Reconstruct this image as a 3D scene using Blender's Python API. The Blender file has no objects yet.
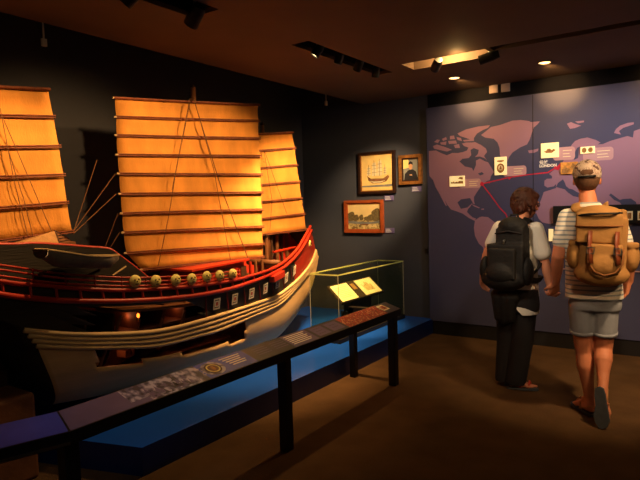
"""Ship hall of a maritime exhibition: junk model, reading rail, map wall and two visitors."""
import bpy, bmesh, math, random
from mathutils import Vector as V, Matrix
random.seed(7)
S = bpy.context.scene
COL = S.collection
PI = math.pi

# ---------------------------------------------------------------- materials
def lin(c):
    return tuple((x / 12.92 if x <= .04045 else ((x + .055) / 1.055) ** 2.4) for x in [k / 255 for k in c]) + (1,)
def mat(name, rgb, rough=.6, var=.12, scale=8, bump=0., bscale=60, metal=0., spec=.4, stretch=(1, 1, 1)):
    m = bpy.data.materials.new(name); m.use_nodes = True
    n = m.node_tree; b = n.nodes['Principled BSDF']; L = n.links
    b.inputs['Roughness'].default_value = rough; b.inputs['Metallic'].default_value = metal
    b.inputs['Specular IOR Level'].default_value = spec
    c = lin(rgb)
    tc = n.nodes.new('ShaderNodeTexCoord'); mp = n.nodes.new('ShaderNodeMapping'); mp.inputs['Scale'].default_value = stretch
    L.new(tc.outputs['Object'], mp.inputs['Vector'])
    t = n.nodes.new('ShaderNodeTexNoise'); t.inputs['Scale'].default_value = scale; t.inputs['Detail'].default_value = 5
    L.new(mp.outputs['Vector'], t.inputs['Vector'])
    r = n.nodes.new('ShaderNodeValToRGB'); r.color_ramp.elements[0].position = .3; r.color_ramp.elements[1].position = .7
    r.color_ramp.elements[0].color = tuple(x * (1 - var) for x in c[:3]) + (1,)
    r.color_ramp.elements[1].color = tuple(min(1, x * (1 + var)) for x in c[:3]) + (1,)
    L.new(t.outputs['Fac'], r.inputs['Fac']); L.new(r.outputs['Color'], b.inputs['Base Color'])
    if bump:
        t2 = n.nodes.new('ShaderNodeTexNoise'); t2.inputs['Scale'].default_value = bscale; t2.inputs['Detail'].default_value = 4
        L.new(mp.outputs['Vector'], t2.inputs['Vector'])
        bp = n.nodes.new('ShaderNodeBump'); bp.inputs['Strength'].default_value = bump; bp.inputs['Distance'].default_value = .01
        L.new(t2.outputs['Fac'], bp.inputs['Height']); L.new(bp.outputs['Normal'], b.inputs['Normal'])
    return m
def emit(name, rgb, power):
    m = bpy.data.materials.new(name); m.use_nodes = True; n = m.node_tree; n.nodes.clear()
    e = n.nodes.new('ShaderNodeEmission'); e.inputs['Color'].default_value = lin(rgb); e.inputs['Strength'].default_value = power
    o = n.nodes.new('ShaderNodeOutputMaterial'); n.links.new(e.outputs[0], o.inputs[0]); return m
def glass(name, tint=(240, 245, 235)):
    m = bpy.data.materials.new(name); m.use_nodes = True; n = m.node_tree; n.nodes.clear(); L = n.links
    tr = n.nodes.new('ShaderNodeBsdfTransparent'); tr.inputs['Color'].default_value = lin(tint)
    gl = n.nodes.new('ShaderNodeBsdfGlossy'); gl.inputs['Roughness'].default_value = 0
    lw = n.nodes.new('ShaderNodeLayerWeight'); pw = n.nodes.new('ShaderNodeMath'); pw.operation = 'POWER'; pw.inputs[1].default_value = 4; L.new(lw.outputs['Facing'], pw.inputs[0])
    fr = n.nodes.new('ShaderNodeMath'); fr.operation = 'MULTIPLY_ADD'; fr.inputs[1].default_value = .5; fr.inputs[2].default_value = .015; L.new(pw.outputs[0], fr.inputs[0])
    mx = n.nodes.new('ShaderNodeMixShader'); o = n.nodes.new('ShaderNodeOutputMaterial')
    L.new(fr.outputs[0], mx.inputs[0]); L.new(tr.outputs[0], mx.inputs[1]); L.new(gl.outputs[0], mx.inputs[2]); L.new(mx.outputs[0], o.inputs[0])
    return m
def stripes(name, a, b, freq, duty, rough=.85):
    m = mat(name, a, rough); n = m.node_tree; L = n.links; bs = n.nodes['Principled BSDF']
    tc = n.nodes.new('ShaderNodeTexCoord'); sx = n.nodes.new('ShaderNodeSeparateXYZ'); L.new(tc.outputs['Object'], sx.inputs[0])
    mu = n.nodes.new('ShaderNodeMath'); mu.operation = 'MULTIPLY'; mu.inputs[1].default_value = freq; L.new(sx.outputs['Z'], mu.inputs[0])
    fr = n.nodes.new('ShaderNodeMath'); fr.operation = 'FRACT'; L.new(mu.outputs[0], fr.inputs[0])
    gt = n.nodes.new('ShaderNodeMath'); gt.operation = 'GREATER_THAN'; gt.inputs[1].default_value = duty; L.new(fr.outputs[0], gt.inputs[0])
    mx = n.nodes.new('ShaderNodeMix'); mx.data_type = 'RGBA'; mx.inputs['A'].default_value = lin(a); mx.inputs['B'].default_value = lin(b)
    L.new(gt.outputs[0], mx.inputs['Factor']); L.new(mx.outputs['Result'], bs.inputs['Base Color'])
    return m
def patches(name, cols, scale, rough=.9):
    m = mat(name, cols[0], rough); n = m.node_tree; L = n.links; bs = n.nodes['Principled BSDF']
    r = [k for k in n.nodes if k.type == 'VALTORGB'][0]; t = [k for k in n.nodes if k.type == 'TEX_NOISE'][0]
    t.inputs['Scale'].default_value = scale; t.inputs['Detail'].default_value = 1
    cr = r.color_ramp; cr.interpolation = 'CONSTANT'
    while len(cr.elements) > 1: cr.elements.remove(cr.elements[-1])
    cr.elements[0].position = 0; cr.elements[0].color = lin(cols[0])
    for i, c in enumerate(cols[1:]):
        e = cr.elements.new(.42 + .16 * i / max(1, len(cols) - 2)); e.color = lin(c)
    return m

MT = dict(
    carpet=mat('brown_carpet', (96, 72, 48), .95, .15, 5, .8, 180, spec=.1),
    wall=mat('dark_slate_wall_paint', (68, 69, 77), .85, .06, 3),
    wall_navy=mat('dark_navy_wall_paint', (44, 42, 52), .85, .06, 3),
    ceiling=mat('brown_ceiling_paint', (98, 78, 66), .8, .08, 2),
    black=mat('black_paint', (14, 13, 14), .6, .1),
    kick=mat('black_kickboard', (22, 18, 18), .7, .1),
    blue=mat('glossy_blue_laminate', (26, 84, 196), .16, .04, 4, spec=.5),
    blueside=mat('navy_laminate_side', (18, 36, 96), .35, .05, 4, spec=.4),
    black_metal=mat('black_metal', (12, 12, 13), .45, .1, spec=.4),
    steel=mat('brushed_steel', (170, 175, 175), .3, .05, metal=1),
    hull_dark=mat('dark_hull_wood', (44, 38, 32), .6, .3, 6, .3, 40, stretch=(1, .2, 4)),
    red=mat('red_lacquer', (176, 44, 22), .4, .15, 8, spec=.5),
    red_dk=mat('deep_red_paint', (116, 24, 18), .5, .2, 8),
    cream=mat('cream_hull_paint', (214, 178, 126), .55, .12, 5, .15, 40, stretch=(1, .3, 3)),
    wale=mat('pale_wood_wale', (222, 190, 136), .5, .15, 10, stretch=(1, .2, 3)),
    wale_gap=mat('dark_caulking', (96, 60, 34), .7, .2),
    wood=mat('brown_wood', (112, 70, 40), .6, .25, 8, .2, 50),
    wood_dk=mat('dark_brown_wood', (66, 40, 26), .65, .25, 8, .2, 50),
    mast=mat('mast_wood', (142, 92, 56), .55, .2, 8),
    tan=mat('tan_matting', (158, 116, 70), .8, .15, 20, .3, 80),
    sail=mat('ochre_sailcloth', (218, 146, 62), .85, .18, 8, .25, 120, stretch=(1, 1, .4)),
    batten=mat('bamboo_batten', (128, 66, 36), .6, .3, 30),
    rope=mat('rope', (120, 82, 50), .9, .2, 60),
    bronze=mat('gilded_shield', (250, 220, 130), .5, .3, 60),
    grey_boat=mat('weathered_grey_paint', (126, 116, 106), .8, .25, 12, .3, 60),
    white=mat('white_paint', (226, 216, 198), .6, .05),
    flame=emit('lantern_flame', (255, 110, 30), 5),
    lens=emit('lamp_lens', (255, 214, 150), 8),
    lens2=emit('downlight_lens', (255, 200, 120), 5),
    glass=glass('clear_glass'),
    edge_grey=mat('pale_glass_edge', (176, 176, 156), .2, .05, spec=.6),
    edge=mat('green_glass_edge', (196, 204, 120), .2, .05, spec=.6),
    header=mat('dark_header_band', (18, 18, 24), .9, .1, spec=.1),
    page=mat('aged_paper', (240, 226, 186), .8, .08, 14),
    ink=mat('faded_ink', (200, 172, 122), .9, .3, 30),
    mount=mat('brown_mount_board', (54, 38, 24), .8, .1),
    map_navy=mat('navy_map_print', (70, 72, 106), .6, .03, 2),
    map_pink=mat('mauve_map_print', (158, 120, 146), .6, .03, 2),
    map_pad=mat('pale_pink_caption', (202, 158, 166), .6, .03, 2),
    map_red=mat('crimson_route_print', (206, 40, 70), .6, .03, 2),
    card=mat('cream_card', (250, 236, 196), .7, .04, 6),
    card_lit=mat('backlit_cream_card', (250, 236, 190), .7, .04, 6),
    card_art=mat('sepia_print', (168, 120, 66), .8, .5, 40),
    card_orange=mat('orange_print', (222, 150, 70), .8, .5, 30),
    print_white=mat('white_lettering', (246, 240, 232), .7, .02),
    sign=mat('grey_mauve_sign_print', (108, 94, 134), .4, .1, 10, spec=.4),
    sign_blue=mat('blue_sign_print', (58, 76, 190), .4, .15, 6, spec=.4),
    sign_dark=mat('charcoal_sign_print', (66, 62, 68), .4, .1, 10, spec=.4),
    sign_mist=patches('misty_sea_print', [(196, 190, 208), (150, 144, 170), (104, 98, 128), (60, 54, 74)], 26, .45),
    sign_red=patches('red_scene_print', [(150, 46, 34), (196, 84, 60), (110, 34, 30), (214, 150, 110)], 40, .45),
    frame_dark=mat('dark_wood_frame', (48, 26, 16), .4, .2, 20, spec=.5),
    frame_gold=mat('gilt_frame', (150, 96, 44), .4, .35, 30, .4, 80, metal=.3),
    frame_red=mat('reddish_wood_frame', (168, 76, 32), .4, .2, 16, spec=.5),
    canvas=mat('ochre_canvas', (240, 198, 116), .8, .15, 8),
    land=patches('landscape_paint', [(222, 190, 120), (176, 146, 88), (200, 170, 104), (130, 104, 62)], 16, .8),
    sky_paint=mat('pale_sky_paint', (244, 206, 132), .8, .1, 6),
    tree_paint=mat('olive_tree_paint', (112, 92, 52), .9, .4, 50),
    art_white=mat('pale_sail_paint', (226, 204, 156), .8, .1, 20),
    art_brown=mat('brown_hull_paint', (134, 86, 48), .8, .3, 30),
    art_blue=mat('grey_blue_paint', (128, 124, 112), .8, .2, 10),
    art_black=mat('black_robe_paint', (34, 28, 28), .8, .2, 20),
    art_skin=mat('portrait_skin_paint', (196, 140, 94), .8, .1, 20),
    skin=mat('tanned_skin', (206, 132, 98), .55, .06, 14, .05, 200),
    skin_w=mat('fair_skin', (206, 136, 104), .55, .06, 14, .05, 200),
    shirt=stripes('striped_jersey', (230, 224, 212), (150, 162, 170), 33, .66),
    tee=mat('white_tee_cotton', (232, 228, 220), .85, .03, 10, .3, 30),
    shorts=mat('pale_grey_blue_cotton', (150, 156, 170), .85, .06, 12, .4, 30),
    trousers=mat('black_trouser_cloth', (32, 30, 34), .9, .1, 10, .3, 20),
    canvas_tan=mat('tan_rucksack_canvas', (160, 118, 66), .85, .18, 9, .5, 24),
    canvas_edge=mat('brown_canvas_trim', (130, 84, 44), .85, .1, 9),
    leather=mat('brown_leather', (112, 52, 26), .5, .2, 14),
    nylon=mat('black_nylon', (14, 13, 15), .7, .2, 16, .4, 40),
    hair_brown=mat('dark_auburn_hair', (66, 30, 18), .6, .35, 30, .8, 60, stretch=(1, 1, .5)),
    hair_grey=mat('cropped_grey_brown_hair', (104, 74, 54), .8, .2, 60, .6, 160),
    camo=patches('camouflage_cap_cloth', [(206, 188, 174), (176, 152, 140), (206, 188, 174), (104, 80, 76)], 34),
    sole=mat('grey_rubber_sole', (70, 76, 84), .8, .1, 30),
    sandal=mat('tan_sandal_leather', (196, 140, 92), .7, .1, 20),
    sandal_red=mat('red_sandal_strap', (196, 70, 50), .6, .1, 20),
    shoe=mat('black_shoe_leather', (26, 24, 26), .6, .1),
    plate=mat('grey_pink_plate', (158, 138, 132), .6, .05),
    tip=mat('pale_batten_tip', (206, 176, 130), .6, .1),
)

_b = MT['card_lit'].node_tree.nodes['Principled BSDF']; _b.inputs['Emission Color'].default_value = lin((255, 226, 150)); _b.inputs['Emission Strength'].default_value = .55   # small backlit picture boxes

# ---------------------------------------------------------------- geometry helpers
class MB:
    """collects shapes, then links them as one mesh object"""
    def __init__(s): s.bm = bmesh.new(); s.mats = []; s.cur = 0
    def use(s, m):
        if m not in s.mats: s.mats.append(m)
        s.cur = s.mats.index(m); return s
    def face(s, vs):
        try:
            f = s.bm.faces.new(vs); f.material_index = s.cur; return f
        except ValueError: return None
    def poly(s, pts): return s.face([s.bm.verts.new(p) for p in pts])
    def box(s, c, d, rot=None, bev=0.):
        c = V(c); M = Matrix.Translation(c)
        if rot is not None: M = M @ (rot.to_4x4() if hasattr(rot, 'to_4x4') else Matrix.Rotation(rot, 4, 'Z'))
        q = bmesh.ops.create_cube(s.bm, size=1, matrix=M @ Matrix.Diagonal((d[0], d[1], d[2], 1)))
        fs = {f for v in q['verts'] for f in v.link_faces}
        for f in fs: f.material_index = s.cur
        if bev:
            es = list({e for v in q['verts'] for e in v.link_edges})
            r = bmesh.ops.bevel(s.bm, geom=es, offset=bev, segments=3, affect='EDGES', profile=.5)
            for f in r['faces']: f.material_index = s.cur
        return s
    def box2(s, a, b, bev=0.):
        return s.box([(a[i] + b[i]) / 2 for i in range(3)], [abs(b[i] - a[i]) for i in range(3)], bev=bev)
    def prism(s, pts, off):
        """closed polygon pts (3D) extruded by vector off"""
        off = V(off); a = [s.bm.verts.new(p) for p in pts]; b = [s.bm.verts.new(V(p) + off) for p in pts]
        s.face(a); s.face(b[::-1]); n = len(a)
        for i in range(n): s.face([a[i], b[i], b[(i + 1) % n], a[(i + 1) % n]])
        return s
    def loft(s, rings, cap=True, close=True):
        R = [[s.bm.verts.new(p) for p in r] for r in rings]; n = len(R[0])
        for a, b in zip(R, R[1:]):
            for i in range(n if close else n - 1): s.face([a[i], a[(i + 1) % n], b[(i + 1) % n], b[i]])
        if cap: s.face(R[0][::-1]); s.face(R[-1])
        return s
    def tube(s, pts, r, n=8, flat=1.):
        pts = [V(p) for p in pts]; rr = r if isinstance(r, (list, tuple)) else [r] * len(pts); rings = []; up = None
        for i, p in enumerate(pts):
            t = (pts[min(i + 1, len(pts) - 1)] - pts[max(i - 1, 0)]).normalized()
            if up is None: up = t.orthogonal().normalized()
            a = (up - t * up.dot(t)); a = a.normalized() if a.length > 1e-6 else t.orthogonal().normalized(); up = a; b = t.cross(a)
            rings.append([p + (a * math.cos(2 * PI * k / n) + b * math.sin(2 * PI * k / n) * flat) * rr[i] for k in range(n)])
        return s.loft(rings)
    def lathe(s, prof, c, axis=(0, 0, 1), n=20, cap=True):
        ax = V(axis).normalized(); a = ax.orthogonal().normalized(); b = ax.cross(a); c = V(c)
        return s.loft([[c + ax * h + (a * math.cos(2 * PI * k / n) + b * math.sin(2 * PI * k / n)) * max(r, 1e-4) for k in range(n)] for r, h in prof], cap)
    def ell(s, c, r, rot=None, sub=3):
        M = Matrix.Translation(V(c))
        if rot is not None: M = M @ rot.to_4x4()
        q = bmesh.ops.create_icosphere(s.bm, subdivisions=sub, radius=1, matrix=M @ Matrix.Diagonal((r[0], r[1], r[2], 1)))
        for f in {f for v in q['verts'] for f in v.link_faces}: f.material_index = s.cur
        return s
    def cone(s, a, ra, b, rb, n=14):
        """round cone: two spheres and the frustum between them"""
        a = V(a); b = V(b); d = b - a; L = d.length
        if L < 1e-5: return s.ell(a, (ra,) * 3, sub=2)
        t = d / L; u = t.orthogonal().normalized(); w = t.cross(u); rings = []
        for k in range(1, 5):
            th = PI / 2 * k / 4; rings.append((a - t * ra * math.cos(th), ra * math.sin(th)))
        for k in range(0, 4):
            th = PI / 2 * k / 4; rings.append((b + t * rb * math.sin(th), rb * math.cos(th)))
        return s.loft([[c + (u * math.cos(2 * PI * i / n) + w * math.sin(2 * PI * i / n)) * max(r, 1e-4) for i in range(n)] for c, r in rings])
    def chain(s, pts, rr):
        for i in range(len(pts) - 1): s.cone(pts[i], rr[i], pts[i + 1], rr[i + 1])
        return s
    def build(s, name, m=None, parent=None, smooth=False, loc=None):
        bmesh.ops.recalc_face_normals(s.bm, faces=s.bm.faces[:])
        o = V(loc) if loc is not None else (V(wl(parent)) if parent else V((0, 0, 0)))
        for v in s.bm.verts: v.co -= o
        me = bpy.data.meshes.new(name); s.bm.to_mesh(me); s.bm.free()
        for k in (s.mats or [MT[m]]): me.materials.append(k if not isinstance(k, str) else MT[k])
        if smooth:
            for p in me.polygons: p.use_smooth = True
        ob = bpy.data.objects.new(name, me); COL.objects.link(ob)
        if parent: ob.parent = parent; ob.location = o - V(wl(parent))
        else: ob.location = o
        return ob
def wl(o):
    p = V(o.location)
    while o.parent: o = o.parent; p += V(o.location)
    return p
def tag(o, label=None, cat=None, group=None, kind=None):
    for k, v in (('label', label), ('category', cat), ('group', group), ('kind', kind)):
        if v: o[k] = v
    return o
def empty(name, loc, label=None, cat=None, group=None):
    o = bpy.data.objects.new(name, None); COL.objects.link(o); o.location = loc; o.empty_display_size = .1
    return tag(o, label, cat, group)
def bake(o):
    dg = bpy.context.evaluated_depsgraph_get(); dg.update()
    me = bpy.data.meshes.new_from_object(o.evaluated_get(dg)); mats = list(o.data.materials)
    o.modifiers.clear(); o.data = me
    if not len(me.materials):
        for m in mats: me.materials.append(m)
    for p in me.polygons: p.use_smooth = True
    return o
def melt(o, vox=.007, sm=6, dec=0.):
    r = o.modifiers.new('r', 'REMESH'); r.mode = 'VOXEL'; r.voxel_size = vox
    s = o.modifiers.new('s', 'SMOOTH'); s.iterations = sm; s.factor = .5
    if dec: d = o.modifiers.new('d', 'DECIMATE'); d.ratio = dec
    return bake(o)
def lerp(a, b, t): return a + (b - a) * t
def at(curve, t):
    """point of a polyline whose y runs along the ship, at fraction t of its y range"""
    y = lerp(curve[0][1], curve[-1][1], t); return aty(curve, y)
def aty(curve, y):
    for a, b in zip(curve, curve[1:]):
        if y <= b[1] or b is curve[-1]:
            k = 0 if b[1] == a[1] else (y - a[1]) / (b[1] - a[1]); return V((lerp(a[0], b[0], k), y, lerp(a[2], b[2], k)))
def smooth(curve, n=40):
    """Catmull-Rom resample"""
    P = [V(p) for p in curve]; out = []
    for i in range(n):
        f = i / (n - 1) * (len(P) - 1); k = min(int(f), len(P) - 2); t = f - k
        p0 = P[max(k - 1, 0)]; p1 = P[k]; p2 = P[k + 1]; p3 = P[min(k + 2, len(P) - 1)]
        out.append(.5 * ((2 * p1) + (p2 - p0) * t + (2 * p0 - 5 * p1 + 4 * p2 - p3) * t * t + (3 * p1 - p0 - 3 * p2 + p3) * t ** 3))
    return out

# ---- measured outlines, metres
CAM_F = 564.421
CAM_R = [[0.82172, -0.0111, 0.56978], [0.56911, 0.06823, -0.81943], [-0.02978, 0.99761, 0.06239]]
R1 = [(-3.095, 1.466, 1.098),(-3.081, 1.617, 1.055),(-3.068, 1.781, 1.016),(-3.049, 2.025, 0.974),(-3.042, 2.233, 0.945),(-3.035, 2.464, 0.92),(-3.038, 2.827, 0.894),(-3.048, 3.148, 0.893),(-3.068, 3.348, 0.903),(-3.094, 3.568, 0.918),(-3.142, 3.841, 0.949),(-3.178, 4.001, 0.97),(-3.225, 4.177, 1.015),(-3.285, 4.362, 1.068),(-3.352, 4.556, 1.141),(-3.455, 4.817, 1.257)]
R2 = [(-3.094, 1.47, 1.167),(-3.077, 1.659, 1.123),(-3.06, 1.873, 1.074),(-3.044, 2.166, 1.022),(-3.037, 2.389, 0.997),(-3.032, 2.551, 0.983),(-3.038, 2.831, 0.962),(-3.048, 3.152, 0.952),(-3.075, 3.412, 0.959),(-3.109, 3.694, 0.975),(-3.177, 3.999, 1.016),(-3.268, 4.308, 1.098),(-3.331, 4.502, 1.187),(-3.446, 4.789, 1.301)]
S1 = [(-3.113, 1.582, 0.887),(-3.104, 1.702, 0.851),(-3.09, 1.875, 0.805),(-3.073, 2.206, 0.742),(-3.061, 2.56, 0.706),(-3.075, 3.057, 0.713),(-3.126, 3.581, 0.724),(-3.186, 3.903, 0.732),(-3.327, 4.399, 0.81),(-3.491, 4.841, 0.916),(-3.53, 4.988, 1.034)]
S2 = [(-3.122, 1.664, 0.765),(-3.102, 1.909, 0.703),(-3.089, 2.175, 0.647),(-3.079, 2.482, 0.592),(-3.083, 2.852, 0.583),(-3.09, 3.065, 0.58),(-3.142, 3.594, 0.612),(-3.212, 3.953, 0.631),(-3.316, 4.32, 0.714),(-3.505, 4.838, 0.83),(-3.56, 5.044, 0.97)]
STERN = [(-3.145, 1.691, 0.681),(-3.189, 1.761, 0.538),(-3.263, 1.833, 0.402)]
STEM = [(-3.58, 5.087, 0.888),(-3.58, 5.013, 0.741),(-3.58, 4.911, 0.601),(-3.58, 4.687, 0.452),(-3.58, 4.394, 0.317),(-3.58, 4.08, 0.221)]
RA = [(-3.093, 1.475, 1.252),(-3.067, 1.79, 1.171),(-3.044, 2.17, 1.102),(-3.034, 2.473, 1.068),(-3.038, 2.835, 1.038),(-3.06, 3.28, 1.02)]
RB = [(-3.094, 1.474, 1.227),(-3.067, 1.789, 1.145),(-3.044, 2.169, 1.074),(-3.034, 2.471, 1.042),(-3.038, 2.834, 1.009),(-3.059, 3.278, 0.992)]
RC = [(-3.094, 1.472, 1.194),(-3.069, 1.764, 1.119),(-3.044, 2.167, 1.049),(-3.034, 2.47, 1.015),(-3.038, 2.832, 0.988),(-3.059, 3.277, 0.965)]
CAP = [(-3.178, 1.523, 1.356),(-3.164, 1.702, 1.348),(-3.152, 1.85, 1.329),(-3.14, 1.997, 1.306),(-3.135, 2.158, 1.28),(-3.132, 2.227, 1.236),(-3.129, 2.334, 1.154),(-3.125, 2.446, 1.061)]
SHIELD = [(-3.026, 2.27, 1.068),(-3.021, 2.428, 1.048),(-3.015, 2.592, 1.034),(-3.02, 2.741, 1.022),(-3.025, 2.891, 1.021),(-3.029, 3.028, 1.012),(-3.034, 3.173, 1.008)]
ORN = [(-3.055, 3.0, 0.798),(-3.063, 3.209, 0.799),(-3.09, 3.432, 0.804),(-3.115, 3.638, 0.815),(-3.156, 3.851, 0.822),(-3.197, 4.035, 0.864),(-3.256, 4.235, 0.908)]
DIV = [((-3.052, 2.889, 0.884),(-3.062, 2.899, 0.717)),((-3.059, 3.115, 0.888),(-3.07, 3.139, 0.728)),((-3.077, 3.327, 0.889),(-3.091, 3.356, 0.73)),((-3.103, 3.54, 0.909),(-3.117, 3.571, 0.735)),((-3.132, 3.745, 0.925),(-3.151, 3.786, 0.752)),((-3.176, 3.94, 0.945),(-3.201, 4.005, 0.771)),((-3.215, 4.109, 0.98),(-3.253, 4.194, 0.808))]
EYE = (-3.455, 4.819, 1.11)
REDBOX = (-3.113, 3.804, 0.919)
CUTU = [(-3.076, 1.931, 0.904),(-3.059, 2.862, 0.813)]
CUTL = [(-3.132, 1.979, 0.662),(-3.129, 2.018, 0.546),(-3.12, 2.296, 0.495),(-3.119, 2.328, 0.514),(-3.112, 2.653, 0.485),(-3.123, 2.984, 0.466),(-3.154, 3.396, 0.419),(-3.155, 3.404, 0.55)]
LANT = (-3.098, 2.354, 0.82)
BOAT = [(-2.95, 1.585, 1.326),(-2.95, 1.817, 1.267),(-2.95, 2.097, 1.25),(-2.95, 1.667, 1.221),(-2.95, 2.004, 1.184)]
ROOF = [(-3.4, 2.002, 1.403),(-3.4, 1.721, 1.347),(-3.4, 1.931, 1.325),(-3.4, 2.113, 1.318)]
CABIN = [(-3.4, 3.134, 1.046),(-3.4, 3.741, 1.052),(-3.4, 3.766, 1.027),(-3.4, 3.783, 0.845)]
FORE = [(-3.77, 4.435, 1.226),(-3.77, 5.132, 1.246),(-3.77, 4.426, 1.062),(-3.77, 4.972, 1.071),(-3.77, 4.546, 1.198),(-3.77, 4.595, 0.889)]
BLOCK = [(-3.2, 1.482, 0.546),(-3.2, 1.687, 0.498),(-3.2, 1.678, 0.365)]
MAIN = [[(-3.722, 2.692, 2.372),(-3.381, 3.945, 2.436)], [(-3.721, 2.696, 2.23),(-3.382, 3.944, 2.293)], [(-3.722, 2.692, 2.091),(-3.382, 3.943, 2.136)], [(-3.722, 2.692, 1.944),(-3.381, 3.947, 1.978)], [(-3.721, 2.696, 1.8),(-3.38, 3.95, 1.811)], [(-3.72, 2.699, 1.647),(-3.38, 3.949, 1.647)], [(-3.719, 2.703, 1.498),(-3.381, 3.948, 1.492)], [(-3.718, 2.707, 1.351),(-3.381, 3.946, 1.336)], [(-3.715, 2.718, 1.192),(-3.381, 3.945, 1.176)], [(-3.684, 2.831, 1.052),(-3.383, 3.94, 1.056)]]
FORESAIL = [[(-3.855, 4.209, 2.241),(-3.584, 4.705, 2.275)], [(-3.858, 4.203, 2.064),(-3.571, 4.73, 2.116)], [(-3.862, 4.197, 1.889),(-3.563, 4.745, 1.941)], [(-3.865, 4.191, 1.72),(-3.552, 4.764, 1.767)], [(-3.868, 4.185, 1.548),(-3.544, 4.779, 1.596)], [(-3.872, 4.178, 1.374),(-3.53, 4.805, 1.43)], [(-3.875, 4.173, 1.214),(-3.524, 4.815, 1.263)]]
MIZ = [[(-3.711, 1.325, 2.281),(-3.471, 2.019, 2.301)], [(-3.709, 1.332, 2.103),(-3.463, 2.04, 2.13)], [(-3.707, 1.338, 1.909),(-3.456, 2.061, 1.944)], [(-3.704, 1.345, 1.73),(-3.45, 2.077, 1.761)], [(-3.702, 1.351, 1.532),(-3.447, 2.088, 1.583)], [(-3.7, 1.357, 1.323),(-3.44, 2.108, 1.393)]]
ROPES = [[(-3.527, 3.3, 2.438),(-3.465, 3.529, 1.671),(-3.402, 3.758, 1.064)], [(-3.525, 3.308, 2.43),(-3.483, 3.461, 1.841),(-3.467, 3.519, 1.457),(-3.449, 3.587, 1.043)], [(-3.532, 3.282, 2.428),(-3.569, 3.146, 1.917),(-3.598, 3.039, 1.434),(-3.625, 2.94, 1.071)], [(-3.534, 3.273, 2.427),(-3.586, 3.084, 1.674)], [(-3.535, 1.746, 2.159),(-3.519, 1.794, 1.727),(-3.5, 1.848, 1.38)], [(-3.531, 1.758, 2.101),(-3.454, 1.979, 1.397)], [(-3.526, 1.773, 1.909),(-3.503, 1.839, 1.604),(-3.491, 1.875, 1.378)], [(-3.438, 2.113, 1.39),(-3.705, 2.645, 1.797)], [(-3.438, 2.113, 1.377),(-3.705, 2.644, 1.647)], [(-3.438, 2.113, 1.383),(-3.739, 2.521, 1.899)], [(-3.732, 2.545, 1.252),(-3.703, 2.652, 1.503)], [(-3.723, 2.58, 1.242),(-3.701, 2.659, 1.358)], [(-3.718, 4.405, 2.087),(-3.686, 4.465, 1.582),(-3.702, 4.436, 1.278)], [(-3.713, 4.414, 2.067),(-3.608, 4.606, 1.434)]]
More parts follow.
